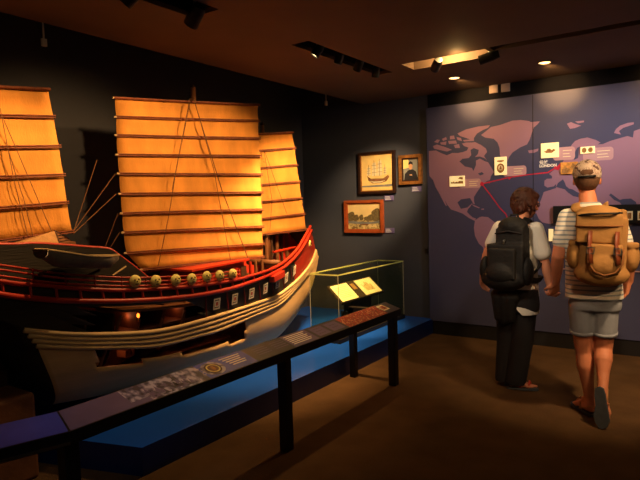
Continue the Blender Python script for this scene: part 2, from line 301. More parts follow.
PINK = [[(-2.629, 2.088),(-2.544, 2.087),(-2.485, 2.054),(-2.416, 2.024),(-2.357, 2.045),(-2.289, 2.039),(-2.232, 2.046),(-2.187, 2.059),(-2.17, 2.089),(-2.22, 2.11),(-2.242, 2.138),(-2.197, 2.145),(-2.13, 2.14),(-2.097, 2.142),(-2.032, 2.105),(-1.979, 2.063),(-1.968, 2.026),(-2.001, 1.986),(-1.959, 1.919),(-1.927, 1.865),(-1.896, 1.81),(-1.928, 1.77),(-1.94, 1.728),(-1.972, 1.719),(-2.037, 1.669),(-2.049, 1.648),(-2.082, 1.606),(-2.116, 1.554),(-2.116, 1.51),(-2.108, 1.472),(-2.133, 1.489),(-2.162, 1.446),(-2.184, 1.425),(-2.196, 1.393),(-2.163, 1.359),(-2.13, 1.332),(-2.097, 1.321),(-2.108, 1.294),(-2.175, 1.327),(-2.247, 1.377),(-2.31, 1.4),(-2.379, 1.424),(-2.419, 1.474),(-2.453, 1.537),(-2.425, 1.463),(-2.442, 1.469),(-2.482, 1.543),(-2.517, 1.611),(-2.558, 1.68),(-2.586, 1.76),(-2.628, 1.807),(-2.63, 1.875)], [(-2.291, 2.251),(-2.195, 2.285),(-2.062, 2.303),(-1.933, 2.304),(-1.955, 2.277),(-2.009, 2.261),(-2.074, 2.23),(-2.108, 2.186),(-2.108, 2.154),(-2.219, 2.158),(-2.23, 2.175),(-2.152, 2.174),(-2.196, 2.194),(-2.263, 2.221)], [(-1.828, 2.295),(-1.77, 2.309),(-1.699, 2.326),(-1.614, 2.323),(-1.535, 2.304),(-1.515, 2.292),(-1.428, 2.29),(-1.452, 2.262),(-1.488, 2.234),(-1.506, 2.186),(-1.531, 2.113),(-1.556, 2.07),(-1.626, 2.045),(-1.702, 2.0),(-1.74, 1.951),(-1.759, 1.906),(-1.801, 1.909),(-1.831, 1.984),(-1.836, 2.062),(-1.856, 2.116),(-1.895, 2.158),(-1.988, 2.18),(-2.031, 2.21),(-1.987, 2.238),(-1.923, 2.284)], [(-2.566, 2.183),(-2.53, 2.207),(-2.495, 2.199),(-2.519, 2.168)], [(-2.579, 2.14),(-2.531, 2.152),(-2.437, 2.117),(-2.357, 2.08),(-2.415, 2.065),(-2.497, 2.088),(-2.568, 2.109)], [(-2.471, 2.208),(-2.424, 2.225),(-2.413, 2.197),(-2.46, 2.185)], [(-2.377, 2.232),(-2.331, 2.233),(-2.321, 2.194),(-2.378, 2.194)], [(-2.401, 2.18),(-2.309, 2.177),(-2.298, 2.143),(-2.39, 2.146)], [(-2.333, 2.13),(-2.276, 2.136),(-2.265, 2.092),(-2.322, 2.096)], [(-2.303, 2.214),(-2.252, 2.199),(-2.241, 2.165),(-2.292, 2.181)], [(-2.495, 2.171),(-2.419, 2.176),(-2.425, 2.138),(-2.484, 2.148)], [(-2.15, 1.479),(-2.095, 1.458),(-2.051, 1.435),(-2.062, 1.43),(-2.117, 1.453)], [(-2.037, 1.425),(-2.008, 1.428),(-2.008, 1.413),(-2.035, 1.414)], [(-2.108, 1.299),(-2.064, 1.331),(-2.031, 1.341),(-1.965, 1.335),(-1.912, 1.292),(-1.839, 1.239),(-1.808, 1.175),(-1.84, 1.069),(-1.894, 0.983),(-1.949, 0.852),(-1.983, 0.743),(-2.004, 0.85),(-2.024, 1.012),(-2.067, 1.046),(-2.11, 1.131),(-2.122, 1.223)], [(-1.546, 2.008),(-1.497, 2.011),(-1.444, 2.02),(-1.449, 1.995),(-1.488, 1.98),(-1.537, 1.982)], [(-1.175, 2.239),(-1.138, 2.252),(-1.102, 2.231),(-1.048, 2.208),(-1.102, 2.19),(-1.147, 2.187)], [(-1.102, 2.253),(-1.022, 2.254),(-1.022, 2.237),(-1.075, 2.233)], [(-0.6, 2.192),(-0.647, 2.192),(-0.713, 2.173),(-0.746, 2.145),(-0.763, 2.11),(-0.704, 2.089),(-0.721, 2.124),(-0.688, 2.149),(-0.6, 2.174)], [(-1.344, 1.759),(-1.297, 1.796),(-1.259, 1.828),(-1.222, 1.86),(-1.185, 1.916),(-1.148, 2.001),(-1.13, 2.034),(-1.102, 2.065),(-1.057, 2.082),(-0.991, 2.089),(-0.916, 2.058),(-0.877, 2.031),(-0.903, 2.015),(-0.856, 2.015),(-0.796, 2.038),(-0.681, 2.065),(-0.651, 2.071),(-0.606, 2.053),(-0.599, 2.112),(-0.549, 2.127),(-0.47, 2.136),(-0.093, 2.158),(0.577, 2.005),(0.589, 1.321),(-0.546, 1.383),(-0.711, 1.414),(-0.795, 1.245),(-0.881, 1.053),(-1.058, 1.0),(-1.186, 1.147),(-1.242, 1.252),(-1.289, 1.265),(-1.348, 1.259),(-1.409, 1.273),(-1.445, 1.311),(-1.472, 1.375),(-1.462, 1.426),(-1.422, 1.501),(-1.395, 1.581),(-1.335, 1.598),(-1.278, 1.616),(-1.278, 1.656),(-1.299, 1.634),(-1.359, 1.624),(-1.389, 1.645),(-1.388, 1.695),(-1.363, 1.712),(-1.316, 1.712),(-1.316, 1.737)]]
NAVY = [[(-2.273, 1.946),(-2.239, 1.973),(-2.168, 1.976),(-2.14, 2.007),(-2.147, 2.061),(-2.111, 2.079),(-2.057, 2.054),(-2.066, 2.014),(-2.099, 1.982),(-2.045, 1.984),(-1.991, 1.959),(-1.948, 1.913),(-1.991, 1.929),(-2.045, 1.961),(-2.089, 1.944),(-2.089, 1.896),(-2.118, 1.834),(-2.134, 1.867),(-2.212, 1.888)], [(-2.303, 1.499),(-2.262, 1.532),(-2.16, 1.544),(-2.13, 1.494),(-2.19, 1.442),(-2.264, 1.429)], [(-1.278, 1.626),(-1.26, 1.665),(-1.213, 1.699),(-1.194, 1.662),(-1.185, 1.632),(-1.158, 1.606),(-1.121, 1.595),(-1.085, 1.569),(-1.04, 1.548),(-1.04, 1.509),(-1.121, 1.531),(-1.167, 1.567),(-1.195, 1.598),(-1.241, 1.614)], [(-2.069, 1.804),(-2.025, 1.817),(-2.003, 1.795),(-2.047, 1.781)], [(-1.102, 1.959),(-1.084, 1.996),(-1.057, 2.008),(-1.066, 1.975),(-1.075, 1.899),(-1.112, 1.882)], [(-0.804, 1.53),(-0.787, 1.544),(-0.736, 1.5),(-0.711, 1.48),(-0.686, 1.489),(-0.62, 1.491),(-0.579, 1.458),(-0.57, 1.43),(-0.546, 1.401),(-0.677, 1.404),(-0.711, 1.457),(-0.761, 1.483)]]
CARDS = [(-2.385, -2.214, 1.675, 1.789),(-1.885, -1.76, 1.775, 1.962),(-1.417, -1.249, 1.919, 2.066),(-1.051, -0.925, 1.936, 2.001),(-1.231, -1.076, 1.748, 1.865),(-1.347, -1.304, 1.086, 1.207)]
PADS = [(-2.282, -2.037, 1.652, 1.75),(-1.802, -1.563, 1.757, 1.86),(-1.305, -1.102, 1.888, 2.015),(-1.031, -0.766, 1.862, 1.985)]
LONDON = (-1.43, -1.278, 1.829, 1.899)
TXT2 = (-1.786, -1.673, 1.186, 1.291)
ROUTE = [[(-2.026, 1.69),(-1.94, 1.707),(-1.73, 1.746),(-1.528, 1.764),(-1.354, 1.774),(-1.278, 1.819)], [(-2.026, 1.69),(-1.92, 1.547),(-1.837, 1.429),(-1.775, 1.364),(-1.744, 1.28)]]
SEAM = (-1.497, 2.009)
STRIP = (-1.242, -0.546, 1.274, 1.437)
THUMB = [(-0.656, -0.603, 1.291, 1.375),(-0.562, -0.505, 1.29, 1.373)]
LEDGE = (-0.609, 0.812)
SCALLOP = [(-2.092, 2.565),(-1.102, 2.536)]
PLATES = [[-1.902, 6.0, 2.689], [-1.777, 6.0, 2.686]]
WLAB = [[-3.166, 1.575], [-2.807, 1.668], [-3.169, 1.187]]
SOCK = [-2.696, 6.02, 0.951]
PAGE1 = [(-3.17, 4.729, 0.678),(-3.17, 5.036, 0.675),(-3.03, 5.002, 0.548),(-3.03, 4.693, 0.555)]
PAGE2 = [(-3.17, 5.188, 0.685),(-3.17, 5.534, 0.675),(-3.03, 5.493, 0.549),(-3.03, 5.161, 0.546)]
SIGNY = [(70, 1.284),(120, 1.527),(150, 1.693),(185, 1.911),(210, 2.086),(222, 2.176),(246, 2.37),(285, 2.731),(288, 2.762),(310, 3.0),(325, 3.178),(345, 3.438),(383, 4.018),(388, 4.105)]
MAN = {'v': [-0.155, 0.988], 'u': [0.988, 0.155], 'head': (-0.699, 4.203, 1.627), 'neckt': (-0.693, 4.184, 1.525), 'neck': (-0.677, 4.146, 1.444), 'chest': (-0.659, 4.149, 1.256), 'waist': (-0.653, 4.15, 1.04), 'pel': (-0.641, 4.151, 0.85), 'hem': (-0.647, 4.15, 0.843), 'sh_l': (-0.811, 4.125, 1.386), 'el_l': (-0.864, 4.096, 1.12), 'wr_l': (-0.909, 4.231, 0.913), 'hand_l': (-0.943, 4.306, 0.777), 'sh_r': (-0.518, 4.171, 1.374), 'el_r': (-0.447, 4.162, 1.126), 'wr_r': (-0.448, 4.232, 0.952), 'hand_r': (-0.473, 4.249, 0.874), 'hip_l': (-0.72, 4.139, 0.798), 'hip_r': (-0.581, 4.161, 0.805), 'kn_l': (-0.718, 4.2, 0.46), 'an_l': (-0.693, 4.244, 0.118), 'kn_r': (-0.597, 4.209, 0.486), 'an_r': (-0.581, 4.08, 0.282), 'toe_l': [-0.783, 4.345, 0.02], 'heel_l': [-0.657, 4.194, 0.03], 'heel_r': (-0.59, 4.018, 0.264), 'toe_r': [-0.569, 3.998, 0.03], 'captop': (-0.696, 4.204, 1.768), 'shoulder_y': (-0.659, 4.149, 1.41), 'bp_top': (-0.626, 4.053, 1.497), 'bp_bot': (-0.589, 4.008, 0.947), 'bp_l': (-0.765, 3.98, 1.173), 'bp_r': (-0.427, 4.033, 1.176)}
WOM = {'v': [-0.264, 0.964], 'u': [0.964, 0.264], 'head': (-1.207, 4.603, 1.493), 'top': (-1.206, 4.572, 1.611), 'neckt': (-1.227, 4.587, 1.399), 'neck': (-1.251, 4.56, 1.321), 'chest': (-1.265, 4.577, 1.153), 'waist': (-1.266, 4.576, 0.913), 'pel': (-1.269, 4.555, 0.754), 'sh_l': (-1.41, 4.589, 1.288), 'el_l': (-1.525, 4.609, 1.072), 'wr_l': (-1.575, 4.637, 0.891), 'hand_l': (-1.578, 4.657, 0.795), 'sh_r': (-1.113, 4.525, 1.283), 'el_r': (-1.054, 4.551, 1.027), 'wr_r': (-1.012, 4.522, 0.839), 'hand_r': (-0.943, 4.306, 0.777), 'hip_l': (-1.349, 4.585, 0.72), 'hip_r': (-1.197, 4.543, 0.737), 'kn_l': (-1.365, 4.601, 0.37), 'kn_r': (-1.229, 4.555, 0.387), 'an_l': (-1.377, 4.577, 0.074), 'an_r': (-1.274, 4.522, 0.089), 'toe_l': (-1.364, 4.736, 0.03), 'heel_l': (-1.357, 4.551, 0.03), 'toe_r': [-1.171, 4.543, 0.03], 'heel_r': [-1.33, 4.496, 0.03], 'bp_c': (-1.303, 4.411, 1.103), 'bp_t': (-1.287, 4.498, 1.387), 'bp_b': (-1.321, 4.385, 0.808), 'bp_l': (-1.501, 4.388, 1.044), 'bp_r': (-1.156, 4.451, 1.049), 'hem_l': (-1.357, 4.531, 0.776), 'hem_r': (-1.162, 4.584, 0.637)}
# ---------------------------------------------------------------- camera (31.8 mm lens at eye height, slight roll)
cam = bpy.data.objects.new('camera', bpy.data.cameras.new('camera')); COL.objects.link(cam); S.camera = cam
cam.data.sensor_width = 36; cam.data.lens = CAM_F * 36 / 640; cam.data.clip_start = .05
cam.matrix_world = Matrix.Translation((0, 0, 1.52)) @ Matrix(CAM_R).to_4x4()

# ---------------------------------------------------------------- the room
YB, XL, ZC, XE = 6.03, -4.43, 2.72, -3.49
def struct(o): return tag(o, kind='structure')
struct(MB().box2((-4.9, -1.8, -.1), (3.2, 6.4, 0)).build('floor', 'carpet'))
struct(MB().box2((XL, YB, 0), (3.2, YB + .15, 3.3)).build('wall_back', 'wall'))
struct(MB().box2((XL - .15, -1.8, 0), (XL, YB + .15, 3.3)).build('wall_left', 'wall'))
struct(MB().box2((3.0, -1.8, 0), (3.2, YB + .15, 2.72)).build('wall_right', 'wall_navy'))
# ceiling with three lamp slots let into it
holes = [(-2.60, 3.44, -2.44, 4.76), (-2.24, 4.54, -1.50, 4.80), (-1.46, 4.52, 1.6, 4.64), (-2.70, 1.55, -2.47, 2.55)]
c = MB(); xs = sorted({XE, 3.0} | {h[0] for h in holes} | {h[2] for h in holes}); ys = sorted({-1.8, YB} | {h[1] for h in holes} | {h[3] for h in holes})
c.use('ceiling')
for i in range(len(xs) - 1):
    for j in range(len(ys) - 1):
        mx, my = (xs[i] + xs[i + 1]) / 2, (ys[j] + ys[j + 1]) / 2
        if any(h[0] < mx < h[2] and h[1] < my < h[3] for h in holes): continue
        c.box2((xs[i], ys[j], ZC), (xs[i + 1], ys[j + 1], ZC + .03))
struct(c.build('ceiling'))
for n, h in enumerate(holes):
    t = MB().use('ceiling' if n == 1 else 'black')
    for a, b in (((h[0] - .02, h[1], ZC + .03), (h[0], h[3], 2.95)), ((h[2], h[1], ZC + .03), (h[2] + .02, h[3], 2.95)), ((h[0], h[1] - .02, ZC + .03), (h[2], h[1], 2.95)), ((h[0], h[3], ZC + .03), (h[2], h[3] + .02, 2.95))): t.box2(a, b)
    t.use('black').box2((h[0] - .02, h[1] - .02, 2.95), (h[2] + .02, h[3] + .02, 2.97)); struct(t.build('trim_%d' % (n + 7)))
struct(MB().box2((XE, -1.8, ZC + .03), (XE + .03, YB, 3.3)).build('trim_4', 'black'))
struct(MB().box2((XL, -1.8, 3.3), (XE + .03, YB, 3.35)).build('trim_5', 'black'))
struct(MB().box2((-2.652, YB - .006, 2.567), (3.0, YB, ZC)).build('trim_6', 'header'))  # dark band added so downlight spill leaves the wall above the map dark
struct(MB().box2((-2.62, 6.0, 0), (3.0, YB, .15)).build('baseboard_back', 'kick'))

# blue display platform under the ship
p = MB().use('blue')
pts = [(-2.63, YB), (-2.65, 1.975), (-3.03, 1.86), (XL, 1.42), (XL, YB)]
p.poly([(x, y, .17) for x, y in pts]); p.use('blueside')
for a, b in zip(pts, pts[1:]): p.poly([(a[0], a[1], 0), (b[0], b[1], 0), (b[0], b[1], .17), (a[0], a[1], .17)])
o = p.build('display_platform'); tag(o, 'low glossy blue platform carrying the big ship model', 'platform')

# world map panel
PY = 5.985
mp = empty('map_panel', (-.5, PY, .155), 'large navy and mauve world map panel on the back wall', 'map')
b = MB().use('map_navy').box2((-2.652, PY, .155), (2.6, YB - .001, 2.567))
def flat(polys, m, d):
    b.use(m)
    for q in polys: b.poly([(x, PY - d, z) for x, z in q])
flat(PINK, 'map_pink', .0005); flat(NAVY, 'map_navy', .0010)
def rr(x0, x1, z0, z1, r=.03, n=5):
    out = []
    for cx, cz, a0 in ((x1 - r, z1 - r, 0), (x0 + r, z1 - r, 90), (x0 + r, z0 + r, 180), (x1 - r, z0 + r, 270)):
        for k in range(n): a = math.radians(a0 + 90 * k / (n - 1)); out.append((cx + r * math.cos(a), cz + r * math.sin(a)))
    return out
flat([rr(*q) for q in PADS], 'map_pad', .0015)
for x0, x1, z0, z1 in PADS:
    w = (x1 - x0) * .45
    flat([[(x1 - w - .02, z1 - f * (z1 - z0)), (x1 - .03 - q, z1 - f * (z1 - z0)), (x1 - .03 - q, z1 - f * (z1 - z0) - .006), (x1 - w - .02, z1 - f * (z1 - z0) - .006)] for f, q in ((.25, 0), (.5, .02), (.72, .01))], 'card', .002)
for r_ in ROUTE:
    for (x0, z0), (x1, z1) in zip(r_, r_[1:]):
        d = V((x1 - x0, 0, z1 - z0)).normalized() * .006; nx, nz = -d.z, d.x
        flat([[(x0 + nx, z0 + nz), (x1 + nx, z1 + nz), (x1 - nx, z1 - nz), (x0 - nx, z0 - nz)]], 'map_red', .002)
def disc(x, z, r): return [(x + r * math.cos(k * PI / 6), z + r * math.sin(k * PI / 6)) for k in range(12)]
flat([disc(ROUTE[0][0][0], ROUTE[0][0][1], .022), disc(ROUTE[0][-1][0], ROUTE[0][-1][1], .02)], 'map_red', .0025)
flat([[(-1.285, 1.80), (-1.235, 1.865), (-1.225, 1.835), (-1.255, 1.79)], [(-1.97, 1.71), (-1.93, 1.715), (-1.945, 1.69)], [(-1.75, 1.755), (-1.72, 1.735), (-1.74, 1.72)]], 'map_red', .003)
x0, x1, z0, z1 = TXT2
flat([[(x0 + .02, z1 - .0 - k * .028), (x0 + .02 + w, z1 - k * .028), (x0 + .02 + w, z1 - k * .028 - .014), (x0 + .02, z1 - k * .028 - .014)] for k, w in ((0, .07), (.75, .09), (2, .09), (2.75, .12))], 'print_white', .002)
flat([disc(x0 - .03, z1 - .01, .006), disc(x0 - .005, z1 - .012, .005)], 'map_pad', .002)
b.use('kick'); b.poly([(SEAM[0] - .003, PY - .0022, .16), (SEAM[0] + .003, PY - .0022, .16), (SEAM[0] + .003, PY - .0022, 2.56), (SEAM[0] - .003, PY - .0022, 2.56)])
b.build('printed_board', None, mp)
def text(body, size, x, z, parent, m, name, y=PY - .003, bold=.001):
    cu = bpy.data.curves.new(name, 'FONT'); cu.body = body; cu.size = size; cu.extrude = .0008; cu.offset = bold
    o = bpy.data.objects.new(name, cu); COL.objects.link(o); o.rotation_euler = (PI / 2, 0, 0); dg = bpy.context.evaluated_depsgraph_get(); dg.update()
    me = bpy.data.meshes.new_from_object(o.evaluated_get(dg)); bpy.data.objects.remove(o)
    o = bpy.data.objects.new(name, me); COL.objects.link(o); me.materials.clear(); me.materials.append(MT[m]); o.rotation_euler = (PI / 2, 0, 0)
    o.parent = parent; o.location = V((x, y, z)) - wl(parent); return o
text('\u502b\u6566', .042, LONDON[0] - .005, LONDON[3] - .034, mp, 'print_white', 'lettering', bold=.0008)
text('LONDON', .037, LONDON[0] - .005, LONDON[2] + .002, mp, 'print_white', 'lettering', bold=.0022)
cards = [('cream picture card of a harbour view over North America', 'harbour'), ('tall cream card with an ornate crest below Greenland', 'crest'), ('bright square card with a small boat drawing above the LONDON lettering', 'boat'),
         ('small card with two round medals over northern Europe', 'coins'), ("orange picture card beside the capped man's head", 'orange'), ('white slip on the map between the two visitors', 'slip')]
for (x0, x1, z0, z1), (lab, kind) in zip(CARDS, cards):
    t = empty('picture_card', ((x0 + x1) / 2, PY, z0), lab, 'card', 'picture cards on the map')
    MB().box2((x0, PY - .014, z0), (x1, PY - .004, z1)).build('card', 'card_orange' if kind == 'orange' else 'card_lit', t)
    MB().box2((x0 + .02, PY - .004, z0 + .01), (x1 - .02, PY - .0031, z1 - .01)).build('backing', 'card_art', t)
    w, h = x1 - x0, z1 - z0; q = MB().use('card_art'); yy = PY - .0146
    P = lambda pts: q.poly([(x0 + a * w, yy, z0 + c_ * h) for a, c_ in pts])
    if kind == 'harbour':
        P([(.08, .3), (.12, .5), (.2, .4), (.3, .55), (.34, .38), (.5, .5), (.55, .36), (.62, .52), (.9, .5), (.92, .25)]); P([(.55, .75), (.7, .9), (.9, .85), (.88, .62), (.7, .7)])
    elif kind == 'crest':
        P([(.5 + .33 * math.cos(k * PI / 8), .38 + .27 * math.sin(k * PI / 8)) for k in range(16)]); P([(.2, .75), (.5, .7), (.8, .75), (.78, .82), (.22, .82)])
        q.use('card'); yy = PY - .0152; P([(.5 + .2 * math.cos(k * PI / 8), .4 + .15 * math.sin(k * PI / 8)) for k in range(16)]); q.use('card_art'); yy = PY - .0158; P([(.4, .3), (.6, .3), (.55, .5), (.45, .5)])
    elif kind == 'boat':
        P([(.15, .45), (.3, .33), (.62, .32), (.85, .5), (.7, .58), (.62, .5), (.5, .62), (.35, .6), (.3, .48)])
    elif kind == 'coins':
        for cx in (.26, .7): P([(cx + .17 * math.cos(k * PI / 8), .5 + .38 * math.sin(k * PI / 8)) for k in range(16)])
    elif kind == 'orange':
        P([(.05, .1), (.4, .08), (.5, .4), (.3, .6), (.08, .4)]); P([(.55, .5), (.8, .4), (.95, .7), (.7, .9)])
    q.build('print', None, t) if kind != 'slip' else q.bm.free()
# black strip with framed thumbnails, ledge below it
t = empty('exhibit_strip', (-.6, PY, STRIP[2]), 'black strip of framed thumbnails on the map at shoulder height', 'display')
MB().box2((-1.30, PY - .03, STRIP[2] - .01), (1.2, PY - .003, STRIP[3])).build('strip', 'black', t)
for k in range(7):
    x0 = -.656 - .094 + k * .094 * 1.0; q = MB().use('card').box2((x0, PY - .034, 1.291), (x0 + .055, PY - .03, 1.375)); q.use('card_art').box2((x0 + .012, PY - .036, 1.305), (x0 + .043, PY - .034, 1.36)); q.build('thumbnail', None, t)
MB().box2((-1.3, PY - .02, .805), (1.2, PY - .003, .815)).build('ledge', 'map_pad', mp)
# small things on the wall
for k, (x, y, z) in enumerate(PLATES):
    o = MB().box2((x - .045, YB - .02, z - .05), (x + .045, YB - .001, z + .045), bev=.004).build('wall_plate', 'plate'); tag(o, ('pale square wall plate above the map, the left of two', 'pale square wall plate above the map, the right of two')[k], 'wall plate', 'plates above the map')
o = MB().box2((SOCK[0] - .02, YB - .02, SOCK[2] - .03), (SOCK[0] + .02, YB - .001, SOCK[2] + .03), bev=.004).build('wall_socket', 'black_metal'); tag(o, 'small black wall socket beside the left edge of the map', 'socket')

# ---------------------------------------------------------------- pictures
def picture(x0, x1, z0, z1, w, m1, m2, label, fn):
    t = empty('framed_picture', ((x0 + x1) / 2, YB, z0), label, 'picture', 'framed pictures left of the map'); f = MB().use(m1)
    def ring(o0, o1, d, m):
        f.use(m); a = (x0 + o0, x1 - o0, z0 + o0, z1 - o0); c_ = (x0 + o1, x1 - o1, z0 + o1, z1 - o1)
        f.box2((a[0], YB - d, a[2]), (c_[0], YB - .002, a[3])); f.box2((c_[1], YB - d, a[2]), (a[1], YB - .002, a[3])); f.box2((c_[0], YB - d, a[2]), (c_[1], YB - .002, c_[2])); f.box2((c_[0], YB - d, c_[3]), (c_[1], YB - .002, a[3]))
    ring(0, w * .7, .045, m1); ring(w * .7, w, .032, m2); f.build('frame', None, t)
    q = MB(); X0, X1, Z0, Z1 = x0 + w, x1 - w, z0 + w, z1 - w; W, Hh = X1 - X0, Z1 - Z0; lay = [0]
    def P(m, pts):
        lay[0] += 1; q.use(m); q.poly([(X0 + a * W, YB - .02 - .0004 * lay[0], Z0 + c_ * Hh) for a, c_ in pts])
    fn(P); q.build('canvas', None, t); return t
EL = lambda cx, cz, a, c_, n=16: [(cx + a * math.cos(2 * PI * k / n), cz + c_ * math.sin(2 * PI * k / n)) for k in range(n)]
SQ = [(0, 0), (1, 0), (1, 1), (0, 1)]
def art_ship(P):
    P('canvas', SQ); P('art_blue', [(0, 0), (1, 0), (1, .16), (0, .14)]); P('canvas', [(0, 0), (1, 0), (1, .09), (0, .1)])
    P('art_brown', [(.18, .42), (.3, .34), (.7, .33), (.86, .42), (.9, .36), (.8, .24), (.62, .2), (.36, .2), (.22, .28)]); P('art_white', [(.24, .27), (.4, .215), (.62, .215), (.78, .27), (.6, .25), (.4, .25)])
    for x, w, z0, z1 in ((.24, .13, .42, .68), (.42, .17, .4, .8), (.6, .17, .4, .84), (.77, .1, .42, .66)):
        P('art_white', [(x - w / 2, z0), (x + w / 2, z0 + .02), (x + w * .35, z1), (x - w * .3, z1 - .03)])
        for k in range(1, 4): z = lerp(z0, z1, k / 4); P('art_brown', [(x - w / 2, z), (x + w / 2, z + .006), (x + w / 2, z + .014), (x - w / 2, z + .008)])
        P('art_brown', [(x - .006, z0), (x + .006, z0), (x + .006, z1 + .05), (x - .006, z1 + .05)])
def art_bust(P):
    P('art_blue', SQ); P('canvas', [(0, .55), (.4, .6), (.35, 1), (0, 1)]); P('art_black', [(.05, 0), (.1, .3), (.3, .45), (.45, .5), (.65, .5), (.85, .4), (.97, .1), (.97, 0)])
    P('art_skin', EL(.5, .66, .13, .17)); P('art_black', [(.35, .72), (.36, .84), (.5, .9), (.64, .84), (.65, .72), (.5, .77)]); P('art_skin', [(.42, .22), (.6, .2), (.6, .27), (.44, .28)])
def art_land(P):
    P('sky_paint', SQ); P('land', [(0, 0), (1, 0), (1, .36), (0, .38)]); P('art_blue', [(0, .36), (.3, .3), (.75, .28), (1, .34), (1, .24), (.5, .18), (0, .24)])
    for x, z, a, c_ in ((.1, .5, .13, .2), (.25, .45, .1, .13), (.42, .46, .07, .12), (.88, .55, .14, .27), (.72, .45, .1, .14), (.58, .42, .08, .08)): P('tree_paint', [(x + a * (1 + .12 * math.sin(k * 5)) * math.cos(k * PI / 10), z + c_ * (1 + .12 * math.sin(k * 7)) * math.sin(k * PI / 10)) for k in range(20)])
    P('art_brown', [(.45, .16), (.62, .15), (.66, .2), (.55, .21), (.42, .2)])
picture(-3.565, -3.068, 1.635, 2.135, .038, 'frame_dark', 'frame_gold', 'tall painting of a sailing ship in a dark wooden frame', art_ship)
picture(-3.014, -2.728, 1.725, 2.065, .05, 'frame_gold', 'frame_dark', 'small portrait of a dark-robed sitter in an ornate gilt frame', art_bust)
picture(-3.785, -3.24, 1.16, 1.56, .045, 'frame_red', 'frame_red', 'wide river landscape painting in a reddish wooden frame', art_land)
for (x, z), lab in zip(WLAB, ('grey caption plaque under the ship painting', 'grey caption plaque under the small portrait', 'grey caption plaque right of the river landscape')):
    q = MB().use('sign').box2((x - .06, YB - .012, z - .03), (x + .06, YB, z + .03)); q.use('print_white')
    for k in range(3): q.poly([(x - .05, YB - .0125, z + .018 - k * .016), (x + .01 + .01 * k, YB - .0125, z + .018 - k * .016), (x + .01 + .01 * k, YB - .0125, z + .013 - k * .016), (x - .05, YB - .0125, z + .013 - k * .016)])
    tag(q.build('caption_plaque'), lab, 'plaque', 'caption plaques beside the pictures')

# ---------------------------------------------------------------- glass display case
vx0, vx1, vy0, vy1, vz0, vz1 = -3.275, -2.94, 4.51, 5.90, .17, .835
t = empty('display_case', ((vx0 + vx1) / 2, (vy0 + vy1) / 2, .17), 'clear glass display case on the blue platform ahead of the ship', 'display case')
MB().box2((vx0 - .01, vy0 - .01, .171), (vx1 + .01, vy1 + .01, .215), bev=.004).build('base', 'black', t)
for a, b_ in (((vx0, vy0, .215), (vx0 + .006, vy1, vz1)), ((vx1 - .006, vy0, .215), (vx1, vy1, vz1)), ((vx0 + .006, vy0, .215), (vx1 - .006, vy0 + .006, vz1)), ((vx0 + .006, vy1 - .006, .215), (vx1 - .006, vy1, vz1)), ((vx0, vy0, vz1), (vx1, vy1, vz1 + .006))):
    MB().box2(a, b_).build('glass_pane', 'glass', t)
e = MB().use('edge'); r = .0035
for x in (vx0, vx1):
    e.box2((x - r, vy0 - r, vz1 - r), (x + r, vy1 + r, vz1 + .008))
    for y in (vy0, vy1): MB().box2((x - r * .6, y - r * .6, .215), (x + r * .6, y + r * .6, vz1)).build('corner_strip', 'edge_grey', t)
for y in (vy0, vy1): e.box2((vx0, y - r, vz1 - r), (vx1, y + r, vz1 + .008))
e.build('edge_strip', None, t)
# sloped stand with two open pages
A, Bq = V(PAGE1[0]), V(PAGE1[3]); ytop0, ytop1 = 4.68, 5.55
t = empty('document_stand', (-3.1, 5.1, .215), 'dark sloping stand inside the glass display case', 'stand')
n_ = V((.127, 0, .14)).normalized()
q = MB().use('mount').prism([(-3.19, ytop0, .690), (-3.01, ytop0, .526), (-3.018, ytop0, .516), (-3.198, ytop0, .680)], (0, ytop1 - ytop0, 0)); q.build('sloping_board', None, t)
MB().prism([(-3.16, 4.95, .216), (-3.16, 4.95, .65), (-3.06, 4.95, .555), (-3.06, 4.95, .216)], (0, .4, 0)).build('support_block', 'black', t)
m_ = MB(); m_.prism([V((-3.19, y, .690)) + n_ * .001 for y in (ytop0, ytop1)] + [V((-3.01, y, .526)) + n_ * .001 for y in (ytop1, ytop0)], n_ * .004); m_.build('mount_board', 'mount', t)
q = MB(); q.prism([V((-3.16, 5.06, .6635)) + n_ * .006, V((-3.16, 5.13, .6635)) + n_ * .006, V((-3.10, 5.13, .6085)) + n_ * .006, V((-3.10, 5.06, .6085)) + n_ * .006], n_ * .002); q.build('caption', 'tan', t)
for k, (Y0, Y1) in enumerate(((4.71, 5.02), (5.175, 5.515))):
    t = empty('document', (-3.1, (Y0 + Y1) / 2, .6), ('cream document page in the case, nearer the ship bow', 'cream document page in the case, farther from the ship bow')[k], 'document', 'documents in the display case')
    def on(a, y, d): return V((lerp(-3.178, -3.022, a), y, lerp(.680, .538, a))) + n_ * d
    q = MB(); q.prism([on(0, Y0, .0065), on(0, Y1, .0065), on(1, Y1, .0065), on(1, Y0, .0065)], n_ * .003); q.build('sheet', 'page', t)
    q = MB()
    if k:
        q.poly([on(.25 + .35 * (j % 2) * .3 + .12 * math.sin(j), lerp(Y0, Y1, .2 + j * .06), .0100) for j in range(10)] + [on(.8, lerp(Y0, Y1, .75), .0100), on(.75, lerp(Y0, Y1, .25), .0100)])
    else:
        for j in range(7): a = .18 + j * .1; q.poly([on(a, Y0 + .04, .0100), on(a, Y1 - .05, .0100), on(a + .025, Y1 - .05, .0100), on(a + .025, Y0 + .04, .0100)])
    q.build('ink_marks', 'ink', t)
o = MB().prism([(-2.985, 4.62, .215), (-2.985, 5.0, .215), (-2.985, 5.0, .40), (-2.985, 4.62, .47)], (.03, 0, 0)).build('easel_block', 'black'); tag(o, 'small black block in front of the sloping stand in the case', 'block')

